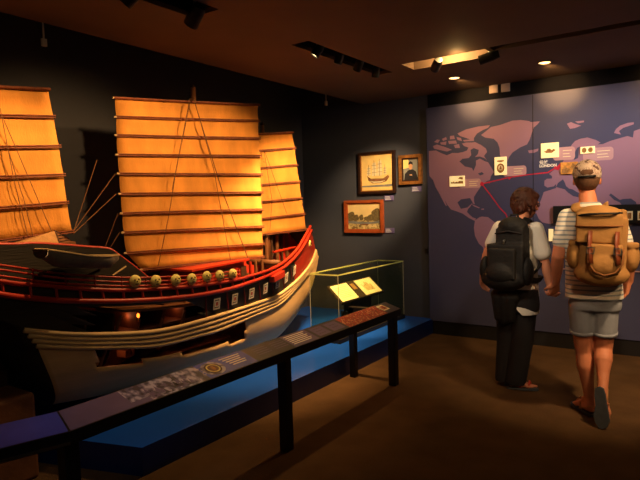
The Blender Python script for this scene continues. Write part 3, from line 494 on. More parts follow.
# ---------------------------------------------------------------- reading rail
t = empty('reading_rail', (-2.16, 2.6, 0), 'long black reading rail with a printed sloping sign before the ship', 'sign')
F = [V((-2.12, 4.20, .635)), V((-2.12, 1.235, .635)), V((-2.36, .50, .635))]; K = [V((-2.265, 4.20, .682)), V((-2.265, 1.27, .682)), V((-2.52, .50, .682))]
nn = V((.047, 0, .145)).normalized()
for k, nm in ((0, 'sign_body'), (1, 'sign_body')):
    q = MB(); dn = V((0, 0, -.055)); off = nn * -.002
    q.loft([[F[k], K[k], K[k] + dn, F[k] + dn], [F[k + 1], K[k + 1], K[k + 1] + dn, F[k + 1] + dn]]); q.build(nm, 'black_metal', t)
q = MB(); q.prism([F[1] + V((.004, 0, -.05)), F[1] + V((.004, 0, -.038)), F[2] + V((.004, 0, -.038)), F[2] + V((.004, 0, -.05))], (.004, 0, 0)); q.build('edge_strip', 'steel', t)  # steel strip added for the light caught on the sign's front lip
q = MB(); LAY = [0]
def patch(m, y0, y1, a0=.03, a1=.97, d=0):
    g = lambda y, a: V((lerp(-2.12, -2.265, a), lerp(0, .033, a) * (1 if y < 1.6 else 0) * max(0, (1.6 - y) / .35) + y, lerp(.635, .682, a))) + nn * (.0015 + d)
    q.use(m); q.poly([g(y0, a0), g(y1, a0), g(y1, a1), g(y0, a1)])
for m, y0, y1 in (('sign', 1.245, 1.5), ('sign', 1.5, 1.66), ('sign_mist', 1.66, 2.03), ('sign_blue', 2.03, 2.40), ('sign_dark', 2.40, 2.76), ('sign', 2.76, 3.02), ('sign_dark', 3.02, 3.40), ('sign_red', 3.40, 3.98), ('sign_dark', 3.98, 4.19)): patch(m, y0, y1)
patch('sign_mist', 1.56, 1.66, .25, .97, .0004); patch('card', 3.99, 4.09, .3, .85, .0004); patch('sign_red', 4.005, 4.075, .4, .75, .0008)
for k in range(5): patch('print_white', 2.20 + .01 * k, 2.36 - .012 * (k % 3), .80 - k * .125, .86 - k * .125, .0004)
for k in range(6): patch('print_white', 2.78, 2.99 - .02 * (k % 2), .82 - k * .12, .87 - k * .12, .0004)
for y0 in (2.46, 2.62): 
    for k in range(4): patch('sign', y0, y0 + .12, .75 - k * .14, .79 - k * .14, .0004)
patch('sign', 3.05, 3.19, .15, .85, .0004); patch('sign', 3.22, 3.37, .15, .85, .0004)
for k in range(5): patch('sign_dark', 3.075 + .18 * (k % 2), 3.15 + .18 * (k % 2), .7 - k * .1, .73 - k * .1, .0008)
for k in range(4): patch('sign_mist', 1.94, 2.06 - .02 * (k % 2), .7 - k * .13, .74 - k * .13, .0006)
g0 = V((-2.192, 2.11, .659)) + nn * .0021; ay = V((0, 1, 0)); ax = V((-.145, 0, .047)).normalized()
for m, r1, r2, d in (('sign_mist', .075, .062, 0), ('wood_dk', .052, .048, .0004), ('bronze', .042, .039, .0008), ('wood', .034, .03, .0012), ('card_art', .012, .02, .0016)):
    q.use(m); q.poly([g0 + nn * d + ay * r1 * math.cos(j * PI / 12) + ax * r2 * math.sin(j * PI / 12) for j in range(24)])
for k in range(26):  # silhouettes of small ships and a shore in the misty print
    y = 1.66 + random.random() * .3; a = .08 + .5 * random.random() ** 1.6; s = .012 + .02 * random.random()
    g = lambda yy, aa: V((lerp(-2.12, -2.265, aa), yy, lerp(.635, .682, aa))) + nn * .0025
    q.use('sign' if k % 3 else 'sign_dark'); q.poly([g(y - s, a), g(y + s, a), g(y + s * .5, a + .05), g(y + s * .1, a + .05 + s * 9), g(y - s * .3, a + .06)])
q.build('sign_face', None, t)
q = MB().use('sign_blue'); up = V((0, 0, .0018)); q.poly([lerp(F[1], K[1], .03) + up, lerp(F[1], K[1], .97) + up, lerp(F[2], K[2], .97) + up, lerp(F[2], K[2], .03) + up])
q.use('sign_mist'); q.poly([lerp(lerp(F[1], K[1], a), lerp(F[2], K[2], a), f) + up * 1.3 for f, a in ((.42, .15), (.38, .9), (.9, .95), (.9, .05))]); q.build('sign_face', None, t)
for x, y, z1 in ((-2.16, 2.678, .60), (-2.165, 4.13, .60), (-2.165, 1.255, .60), (-2.44, .56, .60)):
    MB().box2((x - .032, y - .032, .001), (x + .032, y + .032, z1), bev=.004).build('post', 'black_metal', t)
MB().box2((-2.60, 4.135, .001), (-2.545, 4.19, .62), bev=.004).build('post', 'black_metal', t)
MB().box2((-2.60, 4.135, .57), (-2.20, 4.19, .625), bev=.004).build('bracket', 'black_metal', t)
# ---------------------------------------------------------------- the junk model
XC = -3.62
R1c = [(-3.16, .98, 1.27)] + R1; R2c = [(-3.16, .98, 1.345)] + R2
R1s, R2s, S1s, S2s = smooth(R1c, 60), smooth(R2c, 60), smooth(S1, 60), smooth(S2, 60)
KE = smooth([(XC + .06, 1.87, .30), (XC + .05, 2.4, .245), (XC + .05, 3.2, .212), (XC + .04, 3.75, .205)] + [V((XC + .04, p[1], p[2])) for p in STEM[::-1]] + [(XC + .05, 5.1, .955)], 60)
mir = lambda p: V((2 * XC - p[0], p[1], p[2]))
ship = empty('sailing_junk', (XC, 3.0, .17), 'large red and cream sailing junk model with three ochre sails on the blue platform', 'model ship')
N = 110
def zlow(y):
    P = CUTL[1:7]
    for a, b_ in zip(P, P[1:]):
        if a[1] <= y <= b_[1]: return lerp(a[2], b_[2], (y - a[1]) / max(1e-4, b_[1] - a[1]))
    return 9
def section(t):
    r1, s1, s2, k = at(R1s, t), at(S1s, t), at(S2s, t), at(KE, t); row = []
    for f in (0, .18, .45, .75): row.append(r1.lerp(s1, f))
    for f in (0, .5): row.append(s1.lerp(s2, f))
    for j in range(19):
        th = PI / 2 * j / 18; cx = max(0., math.cos(th)) ** .8; sz = math.sin(th) ** .85
        row.append(V((k.x + (s2.x - k.x) * cx, lerp(s2.y, k.y, math.sin(th)), s2.z + (k.z - s2.z) * sz)))
    return row
SEC = [section(i / N) for i in range(N + 1)]; NR = len(SEC[0])
h = MB()
for side in (0, 1):
    G = [[h.bm.verts.new(p if side == 0 else mir(p)) for p in r] for r in SEC]
    for i in range(N):
        for j in range(NR - 1):
            c_ = (SEC[i][j] + SEC[i + 1][j + 1]) / 2
            if side == 0 and 1 <= j <= 3 and 1.93 < c_.y < 2.86 - .1 * (j == 1): continue
            if side == 0 and 6 <= j and 1.99 < c_.y < 3.40 and c_.z > zlow(c_.y) + .004 and c_.z > .40: continue
            h.use(('red' if c_.y > 4.27 else 'hull_dark') if j < 4 else 'wale_gap' if j < 6 else 'cream'); h.face([G[i][j], G[i + 1][j], G[i + 1][j + 1], G[i][j + 1]])
    if side == 0: G0 = G
    else:
        for e in (0, N):
            for j in range(NR - 1): h.use('hull_dark' if j < 6 or e == 0 else 'cream'); h.face([G0[e][j], G[e][j], G[e][j + 1], G0[e][j + 1]])
        h.use('wale_gap')
        for i in range(N): h.face([G0[i][-1], G0[i + 1][-1], G[i + 1][-1], G[i][-1]])
bmesh.ops.remove_doubles(h.bm, verts=h.bm.verts[:], dist=.0005)
hull = h.build('hull', None, ship, True)
sd = hull.modifiers.new('solid', 'SOLIDIFY'); sd.thickness = .012; sd.offset = -1
def rim(name, curve, r, m, both=True, n=8, flat=1.):
    for s in ((0, 1) if both else (0,)):
        q = MB(); q.tube([p if s == 0 else mir(p) for p in curve], r, n, flat); q.build(name, m, ship, True)
rim('lower_rail', R1s, .017, 'red'); rim('cap_rail', R2s, .013, 'red')
for f in (.08, .36, .64, .92):
    rim('wale', [at(S1s, i / 50).lerp(at(S2s, i / 50), f) + V((.004, 0, 0)) for i in range(51)], .0155, 'wale')
for s in (0, 1):   # bulwark between the two rails, with posts
    q = MB(); pts = [(at(R1s, i / 60), at(R2s, i / 60)) for i in range(61)]
    for (a, b_), (c_, d) in zip(pts, pts[1:]):
        ins = V((-.012, 0, 0)); P = [a + ins, c_ + ins, d + ins, b_ + ins]; q.use('red' if a.y > 4.2 else 'hull_dark'); q.poly([p if s == 0 else mir(p) for p in P])
    bmesh.ops.remove_doubles(q.bm, verts=q.bm.verts[:], dist=.0001)
    o = q.build('bulwark', None, ship); sd = o.modifiers.new('solid', 'SOLIDIFY'); sd.thickness = .01; sd.offset = 0
for k in range(26):
    a, b_ = at(R1s, .02 + k / 27), at(R2s, .02 + k / 27)
    if a.y > 4.3: break
    for s in (0, 1):
        q = MB(); q.tube([p if s == 0 else mir(p) for p in (a, b_)], .008, 6); q.build('rail_post', 'red', ship)
ext = lambda c, dz: [(c[0][0] - .05, .98, c[0][2] + dz)] + list(c)
for c_ in (RA, RB, RC): rim('side_rail', smooth(ext(c_, .12), 40), .0065, 'red')
for k in range(13):
    y = 1.1 + k * .18
    for s in (0, 1):
        a, b_ = aty(R2s, y), aty(smooth(ext(RA, .12), 40), y); q = MB(); q.tube([p if s == 0 else mir(p) for p in (a, b_ + V((0, 0, .01)))], .006, 6); q.build('stanchion', 'red_dk', ship)
# dark panels: red dividers and white square ornaments
for a, b_ in DIV: MB().tube([V(a) + V((.006, 0, 0)), V(b_) + V((.006, 0, 0))], .005, 6).build('panel_divider', 'red_dk', ship)
for k, p in enumerate(ORN):
    y = p[1]; r1, s1 = aty(R1s, y), aty(S1s, y); c_ = r1.lerp(s1, .5); c_.y = y; tg = (aty(R1s, y + .04) - aty(R1s, y - .04)).normalized(); dn = (s1 - r1).normalized()
    nn_ = dn.cross(tg).normalized(); nn_ = nn_ if nn_.x > 0 else -nn_; up_ = -dn; w = .034; q = MB(); c_ = c_ + nn_ * .008
    def fr(a, t_, m, d):
        q.use(m)
        for (u0, v0, u1, v1) in ((-a, -a, a, -a + t_), (-a, a - t_, a, a), (-a, -a + t_, -a + t_, a - t_), (a - t_, -a + t_, a, a - t_)):
            q.prism([c_ + tg * u + up_ * v * 1.25 + nn_ * d for u, v in ((u0, v0), (u1, v0), (u1, v1), (u0, v1))], nn_ * .004)
    fr(w, .008, 'white', 0); fr(w * .55, .007, 'white', 0)
    q.use('red'); q.prism([c_ + tg * u + up_ * v * 1.25 for u, v in ((-.01, -.01), (.01, -.01), (.01, .01), (-.01, .01))], nn_ * .004); q.build('square_ornament', None, ship)
# painted eye, red block at the bow, shields
q = MB(); c_ = aty(R1s, 4.72).lerp(aty(S1s, 4.78), .38) + V((.004, 0, .03)); nx = V((.93, .3, .1)); q.use('bronze').lathe([(.0, .016), (.028, .014), (.038, 0), (.038, -.03)], c_, nx, 16); q.use('black').lathe([(0, .0195), (.013, .018), (.013, .01)], c_, nx, 12); q.build('painted_eye', None, ship)
c_ = V(REDBOX); MB().box(c_ + V((.0, 0, -.012)), (.06, .19, .055), Matrix.Rotation(.17, 3, 'X') @ Matrix.Rotation(.14, 3, 'Z'), .006).build('bow_block', 'red', ship)
for p in SHIELD:
    c_ = V(p); s_ = MB(); s_.lathe([(0, .018), (.020, .016), (.033, .009), (.040, 0), (.040, -.006), (0, -.006)], c_, (1, -.1, .05), 22); so = s_.build('shield', 'bronze', ship, True)
    f = MB(); R = [(-.014, .010, .007), (.014, .010, .007)]
    for dy, dz, r in R: f.ell(c_ + V((.0160, dy, dz)), (.004, r, r * .8), sub=2)
    f.ell(c_ + V((.019, 0, -.002)), (.004, .004, .006), sub=2); f.box(c_ + V((.0145, 0, -.019)), (.008, .022, .006)); f.build('painted_face', 'wood_dk', so)
# decks
def deck(name, y0, y1, dz, m, curve=R1s):
    q = MB(); ys_ = [lerp(y0, y1, i / 24) for i in range(25)]; L_ = [aty(curve, y) for y in ys_]
    q.loft([[p + V((-.02, 0, dz)), mir(p) + V((.02, 0, dz)), mir(p) + V((.02, 0, dz - .015)), p + V((-.02, 0, dz - .015))] for p in L_]); return q.build(name, m, ship)
deck('poop_deck', 1.0, 2.2, -.01, 'wood_dk'); deck('main_deck', 2.2, 3.95, -.06, 'wood'); deck('fore_deck', 3.9, 4.8, .02, 'wood_dk', S1s)
# inside seen through the cutaway: floors, bulkheads, lantern
for z, a in ((.71, .46), (.43, .28)): MB().box2((XC - a, 1.95, z - .008), (XC + a, 3.42, z + .008)).build('hold_floor', 'wood', ship)
MB().box2((XC - .02, 1.95, .42), (XC - .005, 3.42, .88)).build('inner_partition', 'red_dk', ship)
for k in range(8):
    y = 1.98 + k * .2; MB().prism([(XC + .47, y, .86), (XC + .44, y, .66), (XC + .36, y, .52), (XC + .2, y, .44), (XC, y, .44), (XC, y, .86)], (0, .014, 0)).build('bulkhead', 'wood_dk' if k % 2 else 'wood', ship)
for k, (y, z) in enumerate(((2.06, .66), (2.18, .84), (2.55, .84), (2.72, .78))):
    MB().tube([(XC + .46, y, z - .14), (XC + .47, y + .06, z)], .011, 6).build('inner_brace', 'wood', ship)
for k in range(5):
    y = 2.1 + k * .26; MB().box((XC + .33, y, .55), (.08, .09, .05), .2 * k, .005).build('cargo_chest', 'wood' if k % 2 else 'tan', ship)
lt = V(LANT) + V((-.03, 0, 0)); q = MB(); q.lathe([(0, -.03), (.013, -.03), (.013, -.024), (.004, -.02)], lt, n=10); q.lathe([(.013, .022), (.002, .035), (0, .035)], lt, n=10); lo = q.build('lantern', 'black_metal', ship)
for _p, _w in (((-3.28, 2.36, .80), .10), ((-3.25, 2.75, .80), .09), ((-3.25, 2.25, .60), .16), ((-3.22, 2.85, .56), .16), ((-3.22, 3.2, .56), .12)):
    _l = bpy.data.lights.new('hold_lamp', 'POINT'); _l.energy = _w; _l.color = (1, .30, .12); _l.shadow_soft_size = .02; _o = bpy.data.objects.new('hold_lamp', _l); COL.objects.link(_o); _o.location = _p
MB().ell(lt, (.010, .010, .016), sub=2).build('lantern_flame', 'flame', lo)
# poop bulwark with red cap, deck-house, cabin, forecastle
CAPs = smooth([(-3.2, 1.0, 1.42)] + CAP, 40)
for s in (0, 1):
    q = MB(); P = [p if s == 0 else mir(p) for p in CAPs]
    for a, b_ in zip(P, P[1:]):
        q.poly([a, b_, V((b_.x, b_.y, min(b_.z, aty(R1s, b_.y).z - .02))), V((a.x, a.y, min(a.z, aty(R1s, a.y).z - .02)))])
    bmesh.ops.remove_doubles(q.bm, verts=q.bm.verts[:], dist=.0001)
    o = q.build('poop_bulwark', 'hull_dark', ship); sd = o.modifiers.new('solid', 'SOLIDIFY'); sd.thickness = .014
    MB().tube(P, .011, 8).build('poop_cap_rail', 'red', ship, True)
ap = V(ROOF[0]); zb = 1.325
MB().box2((-3.62, 1.74, 1.08), (-3.36, 2.08, 1.33)).build('deck_house', 'wood', ship)
q = MB(); b0, b1, b2, b3 = V((-3.33, 1.69, 1.345)), V((-3.33, 1.955, zb)), V((-3.50, 2.14, zb)), V((-3.72, 1.8, zb)); ap = V((-3.43, 1.985, 1.405))
for tri, m in (((b0, b1, ap), 'tan'), ((b1, b2, ap), 'wood'), ((b2, b3, ap), 'tan'), ((b3, b0, ap), 'tan')): q.use(m).poly(tri)
q.use('wood_dk').poly([b0, b3, b2, b1]); ro = q.build('house_roof', None, ship)
for k in range(4):
    f = .15 + k * .22; MB().tube([b1.lerp(ap, f) + V((.003, 0, .002)), b2.lerp(ap, f) + V((.003, 0, .002))], .003, 5).build('lattice_bar', 'wood_dk', ro)
MB().tube([b1, b2, ap, b1], .005, 6).build('lattice_bar', 'wood_dk', ro)
ca = MB().use('red_dk').box2((-3.80, 3.10, .88), (-3.40, 3.70, 1.035)); ca = ca.build('cabin', None, ship)
MB().prism([(-3.37, 3.06, 1.035), (-3.37, 3.74, 1.06), (-3.37, 3.74, 1.045), (-3.37, 3.06, 1.02)], (-.46, 0, 0)).build('cabin_roof', 'red', ca)
for k in range(6):
    y = 3.13 + k * .105; MB().box2((-3.401, y, .91), (-3.396, y + .07, 1.0)).build('cabin_shutter', 'wood_dk' if k % 2 else 'red', ca)
for y in (3.76, 3.83, 3.92): MB().tube([(-3.38, y, .86), (-3.38, y, 1.03)], .014, 8).build('bitt', 'red' if y < 3.8 else 'wood', ship)
for k in range(5): MB().tube([(-3.14 - .02 * k, 2.55 + .0 * k, .93), (-3.16, 2.9, 1.0 - .02 * k)], .007, 6).build('spare_spar', 'red', ship)
for k in range(4): MB().tube([(-3.2, 2.95 + k * .06, .9), (-3.2, 3.02 + k * .06, 1.0)], .009, 6).build('deck_brace', 'red', ship)
x = XC - .14
MB().box((x, 4.76, 1.232), (.05, .70, .022), Matrix.Rotation(.03, 3, 'X')).build('forecastle_beam', 'wood_dk', ship)
MB().tube([(x + .12, 4.40, 1.055), (x + .12, 4.78, 1.075)], .013, 8).build('forecastle_rail', 'red', ship)
for k in range(6): MB().tube([(x, 4.44 + k * .085, .92), (x, 4.44 + k * .085, 1.225)], .011 if k % 2 else .02, 8).build('forecastle_post', 'wood_dk' if k % 2 else 'wood', ship)
MB().prism([(x - .03, 4.40, .95), (x - .03, 4.9, 1.08), (x - .03, 5.05, 1.23), (x - .03, 4.40, 1.22)], (-.02, 0, 0)).build('forecastle_panel', 'wood_dk', ship)
MB().tube([(XC + .2, 4.22, .97), (XC - .2, 4.22, .97)], .03, 10).build('windlass', 'wood', ship, True)
# masts
for name, pts, r in (('main_mast', [(-3.675, 3.40, .8), (-3.65, 3.42, 2.55)], [.045, .022]), ('fore_mast', [(-3.79, 4.50, .8), (-3.79, 4.48, 2.36)], [.036, .016]), ('mizzen_mast', [(-3.655, 1.72, 1.1), (-3.655, 1.72, 2.40)], [.03, .014])):
    mo = MB().tube(pts, r, 12).build(name, 'mast', ship, True); e = V(pts[1]); q = MB(); q.box(e, (.035, .035, .02), bev=.004); q.lathe([(0, .03), (.008, .02), (.008, .0)], e, n=10); q.build('mast_cap', 'wood_dk', mo)
# sails
def make_sail(rows, bul):
    P0 = V(rows[0][0]); Q0 = V(rows[0][1]); nrm = V(((Q0 - P0).y, -(Q0 - P0).x, 0)).normalized(); q = MB(); n = 14; R = []
    for i, (a, b_) in enumerate(rows):
        a, b_ = V(a), V(b_)
        if i:
            pa, pb = V(rows[i - 1][0]), V(rows[i - 1][1])
            for f in (.33, .66): R.append([pa.lerp(a, f).lerp(pb.lerp(b_, f), k / n) - nrm * (bul * math.sin(PI * k / n) + .012 * math.sin(PI * f)) for k in range(n + 1)])
        R.append([a.lerp(b_, k / n) - nrm * bul * math.sin(PI * k / n) for k in range(n + 1)])
    q.loft(R, cap=False, close=False); so = q.build('sail', 'sail', ship, True); sd = so.modifiers.new('solid', 'SOLIDIFY'); sd.thickness = .004; sd.offset = 0
    for i, (a, b_) in enumerate(rows):
        a, b_ = V(a), V(b_); d = (b_ - a).normalized(); L_ = [a - d * .012] + [a.lerp(b_, k / 8) - nrm * bul * math.sin(PI * k / 8) for k in range(9)] + [b_ + d * .012]
        big = .011 if i in (0, len(rows) - 1) else .0065
        for dz in ((0,) if i == 0 else (-.0065, .0065)):
            MB().tube([p + nrm * .011 + V((0, 0, dz)) for p in L_], big if i == 0 else .0048, 6).build('batten', 'batten', so)
        MB().tube([L_[0] + nrm * .011 - d * .012, L_[0] + nrm * .011 + d * .008], .0085, 6).build('batten_tip', 'tip', so)
    return so
make_sail(MAIN, .016); make_sail(FORESAIL, .02); make_sail(MIZ, .02)
for i, r_ in enumerate(ROPES):
    MB().tube([V(p) for p in r_], .0042 if i == 0 else .0026, 5).build('rope', 'rope', ship)
# rudder
q = MB().use('wood_dk'); q.prism([(XC + .02, 1.12, .92), (XC + .02, 1.50, .90), (XC + .02, 1.72, .55), (XC + .02, 1.70, .26), (XC + .02, 1.22, .26)], (-.04, 0, 0)); ru = q.build('rudder', None, ship)
q = MB()
for y, z in ((1.34, .7), (1.5, .6), (1.36, .5), (1.54, .42)):
    for a in (0, 1, 2, 3):
        p = [(0, .07), (.05, 0), (0, -.07), (-.05, 0)]; u_, w_ = p[a], p[(a + 1) % 4]; q.tube([(XC + .025, y + u_[0], z + u_[1]), (XC + .025, y + w_[0], z + w_[1])], .006, 5)
q.build('diamond_lattice', 'wood', ru)
MB().prism([(XC + .45, 1.05, 1.2), (XC + .46, 1.56, .9), (XC + .3, 1.72, .7), (XC - .3, 1.72, .7), (XC - .46, 1.56, .9), (XC - .45, 1.05, 1.2)], (0, -.05, .02)).build('stern_panel', 'hull_dark', ship)
# supports and the ship's boat
o = MB().box2((-3.46, 1.36, .001), (-3.17, 1.66, .50), bev=.02).build('wooden_box', 'wood'); tag(o, 'brown wooden box on the floor under the stern of the junk', 'box')
o = MB().box2((XC - .2, 3.4, .171), (XC + .28, 3.62, .198), bev=.004).build('cradle_plank', 'wood_dk'); tag(o, 'dark flat plank under the keel of the junk', 'plank')
bt = empty('ship_boat', (-2.97, 1.85, 1.2), 'small weathered grey ship boat slung outside the stern rails of the junk', 'boat')
q = MB(); st = []; bx = -3.0
for i in range(15):
    t_ = i / 14; y = lerp(1.655, 2.13, t_); w = .105 * (math.sin(PI * (.16 + .78 * t_)) ** .6) * (1 if t_ < .8 else 1 - (t_ - .8) * 3.0); zs = 1.322 - .115 * t_ + .09 * max(0, t_ - .4) ** 1.5; zk = lerp(1.228, 1.160, t_) + max(0, t_ - .84) * .35 + max(0, .15 - t_) * .3
    w = max(w, .006); st.append([V((bx + w * math.cos(a) , y, zs + (zk - zs) * math.sin(a) ** .8)) for a in [PI * k / 12 for k in range(13)]])
q.loft(st, cap=False, close=False); o = q.build('boat_hull', 'grey_boat', bt, True); sd = o.modifiers.new('solid', 'SOLIDIFY'); sd.thickness = .006
MB().tube([s[0] for s in st] + [s[-1] for s in st[::-1]] + [st[0][0]], .0055, 6).build('gunwale', 'wale', bt)
MB().prism([st[0][k] + V((0, -.004, 0)) for k in range(0, 13, 2)], (0, -.012, 0)).build('transom', 'hull_dark', bt)
for i in (4, 8): MB().box((bx, st[i][0].y, st[i][0].z - .015), (2 * (st[i][0].x - bx) - .01, .025, .006)).build('thwart', 'wood', bt)
MB().tube([(-3.0, 1.67, 1.2), (-3.13, 1.67, 1.16)], .008, 6).build('support_bar', 'wood_dk', bt); MB().tube([(-3.0, 2.0, 1.17), (-3.13, 2.0, 1.13)], .008, 6).build('support_bar', 'wood_dk', bt)
MB().tube([(-3.06, 2.13, 1.12), (-3.06, 2.23, 1.165)], .005, 6).build('boat_oar', 'wale', bt)

# ---------------------------------------------------------------- lamps of the room
def head(loc, aim, label, size=.04, ln=.11, hang=None):
    loc = V(loc); d = (V(aim) - loc).normalized(); t = empty('spotlight', loc, label, 'spotlight', 'ceiling spotlights')
    q = MB(); q.lathe([(0, -ln), (size * .8, -ln), (size, -ln * .7), (size, .0), (size * .86, .0), (size * .86, -.012)], loc, d, 18); q.build('lamp_body', 'black_metal', t, False)
    MB().lathe([(0, -.010), (size * .85, -.010), (size * .85, -.013), (0, -.013)], loc, d, 18).build('lens', 'lens', t)
    top = loc - d * ln * .5; hz = hang or 2.93
    MB().tube([top, (top.x, top.y, hz)], .010, 8).build('stem', 'steel', t); return loc + d * .02
def spot(loc, aim, power, ang, blend=.6, col=(1, .66, .32), r=.03):
    l = bpy.data.lights.new('spot_lamp', 'SPOT'); l.energy = power; l.spot_size = math.radians(ang); l.spot_blend = blend; l.color = col; l.shadow_soft_size = r
    o = bpy.data.objects.new('spot_lamp', l); COL.objects.link(o); o.location = loc; o.rotation_euler = (V(aim) - V(loc)).to_track_quat('-Z', 'Y').to_euler(); return o
WARM = (1, .56, .21); AMB = (1, .70, .38)
for i, (y, aim, pw, an) in enumerate(((3.62, (-3.55, 2.9, .95), 80, 112), (3.95, (-3.25, 3.95, .75), 330, 64), (4.25, (-3.6, 4.6, 1.2), 320, 72), (4.58, (-3.12, 5.12, .6), 520, 30))):
    lp = head((-2.52, y, 2.66), aim, ('black spotlight in the ceiling slot, nearest the visitor side of the ship', 'black spotlight second along the ceiling slot over the ship', 'black spotlight third along the ceiling slot over the ship', 'black spotlight last in the ceiling slot, nearest the glass case')[i], .035, .1)
    spot(lp, aim, pw, an, .7, WARM)
for i, (y, aim, pw, an) in enumerate(((1.95, (-3.6, 1.4, 1.55), 110, 70), (2.42, (-3.9, 2.6, 1.5), 70, 92))):
    lp = head((-2.58, y, 2.62), aim, ('black cylinder spotlight at the top edge, the left of two', 'black cylinder spotlight at the top edge, the right of two')[i], .045, .13); spot(lp, aim, pw, an, .7, WARM)
lp = head((-1.98, 4.66, 2.66), (-3.2, 6.0, 1.75), 'black spotlight in the lit ceiling slot aimed at the framed pictures', .04, .12); spot(lp, (-3.3, 6.0, 1.65), 300, 34, .9, AMB)
lp = head((-1.58, 4.64, 2.66), (-2.5, 4.5, 2.45), 'black spotlight with a bright lens in the ceiling slot before the map', .04, .16); spot(lp, (-3.1, 5.6, 1.2), 10, 60, .9, AMB)
for x, aim, pw in ((.3, (-.9, 6, 1.9), 95), (.75, (-1.8, 6, 1.9), 150), (1.2, (.3, 6, 1.9), 80)): spot((x, 4.58, 2.71), aim, pw, 46, 1., (1, .88, .78), .05)
gl = bpy.data.lights.new('slot_glow', 'POINT'); gl.energy = 26; gl.color = (1, .6, .2); gl.shadow_soft_size = .03; o = bpy.data.objects.new('slot_glow', gl); COL.objects.link(o); o.location = (-1.85, 4.62, 2.76)
for i, (x, y, p) in enumerate(((-2.08, 5.37, 190), (-1.23, 5.33, 190), (-.3, 5.33, 190), (.6, 5.33, 150))):
    t = empty('downlight', (x, y, ZC - .008), ('small round downlight in the ceiling, left of two in view', 'small round downlight in the ceiling, right of two in view', 'round downlight in the ceiling right of the frame', 'round downlight in the ceiling farthest right')[i], 'downlight', 'recessed downlights')
    MB().lathe([(.05, 0), (.062, .0), (.062, .0075), (.05, .0075), (.05, 0)], (x, y, ZC - .0085), n=24, cap=False).build('trim_ring', 'ceiling', t)
    MB().lathe([(0, .004), (.05, .004), (.05, .007), (0, .007)], (x, y, ZC - .0085), n=24).build('lens', 'lens2', t)
    spot((x, y, ZC - .012), (x, 6.0, 2.60), p * .44, 46, 1., (1, .52, .15), .02); spot((x, y, ZC - .014), (x, 6.0, 2.40), p * .13, 84, 1., (1, .56, .2), .02); spot((x, y, ZC - .013), (x, y + .2, 0), 5, 120, .6, (1, .64, .3), .03)
g2 = bpy.data.lights.new('lamp_spill', 'POINT'); g2.energy = 1.6; g2.color = (1, .6, .2); g2.shadow_soft_size = .03; o = bpy.data.objects.new('lamp_spill', g2); COL.objects.link(o); o.location = (-1.72, 4.50, 2.66)  # added point light for the ceiling glow around the slot lamp, no fixture
# unseen ceiling spots: floor pool, then added fill for visitors, rail and hull
spot((.4, 3.2, 2.68), (-1.0, 5.15, .1), 250, 52, .9, (1, .62, .30), .06)
spot((-.2, 2.2, 2.68), (-.95, 4.35, 1.1), 62, 40, .9, (1, .66, .36), .06)
spot((-1.0, 1.6, 2.68), (-2.3, 4.3, .5), 10, 40, .9, AMB, .06)
spot((-.9, .8, 2.68), (-3.1, 2.2, 1.0), 11, 56, .9, AMB, .08)  # added fill on the stern half of the hull
spot((-1.1, 1.0, 2.68), (-2.2, 1.5, .65), 14, 34, .9, (1, .93, .86), .05)  # added fill on the left end of the sign
spot((-1.5, 2.3, 2.68), (-1.12, 4.5, 1.15), 110, 26, .9, (1, .78, .54), .05)  # added fill to brighten the woman's tee
spot((1.3, 1.5, 2.65), (-.7, 4.2, .45), 110, 24, .9, (1, .60, .28), .05)  # added low fill to brighten the man's legs
W_ = bpy.data.worlds.new('room_air'); S.world = W_; W_.use_nodes = True; bg = W_.node_tree.nodes['Background']; bg.inputs[0].default_value = (1, .72, .5, 1); bg.inputs[1].default_value = .04
for y, x, z, lab in ((2.12, -3.66, 2.62, 'small white bracket under the ceiling edge above the stern sail'), (5.32, -3.56, 2.62, 'small pale sprinkler under the ceiling edge near the corner')):
    q = MB(); q.box((x, y, z + .03), (.02, .035, .05), bev=.003); q.tube([(x, y, z + .05), (x, y, 3.3)], .006, 6); o = q.build('ceiling_sensor', 'white'); tag(o, lab, 'sensor')
vs = S.view_settings; S.display_settings.display_device = 'sRGB'; vs.view_transform = 'Standard'; vs.look = 'None'; vs.gamma = 1; vs.use_curve_mapping = False; vs.exposure = 0
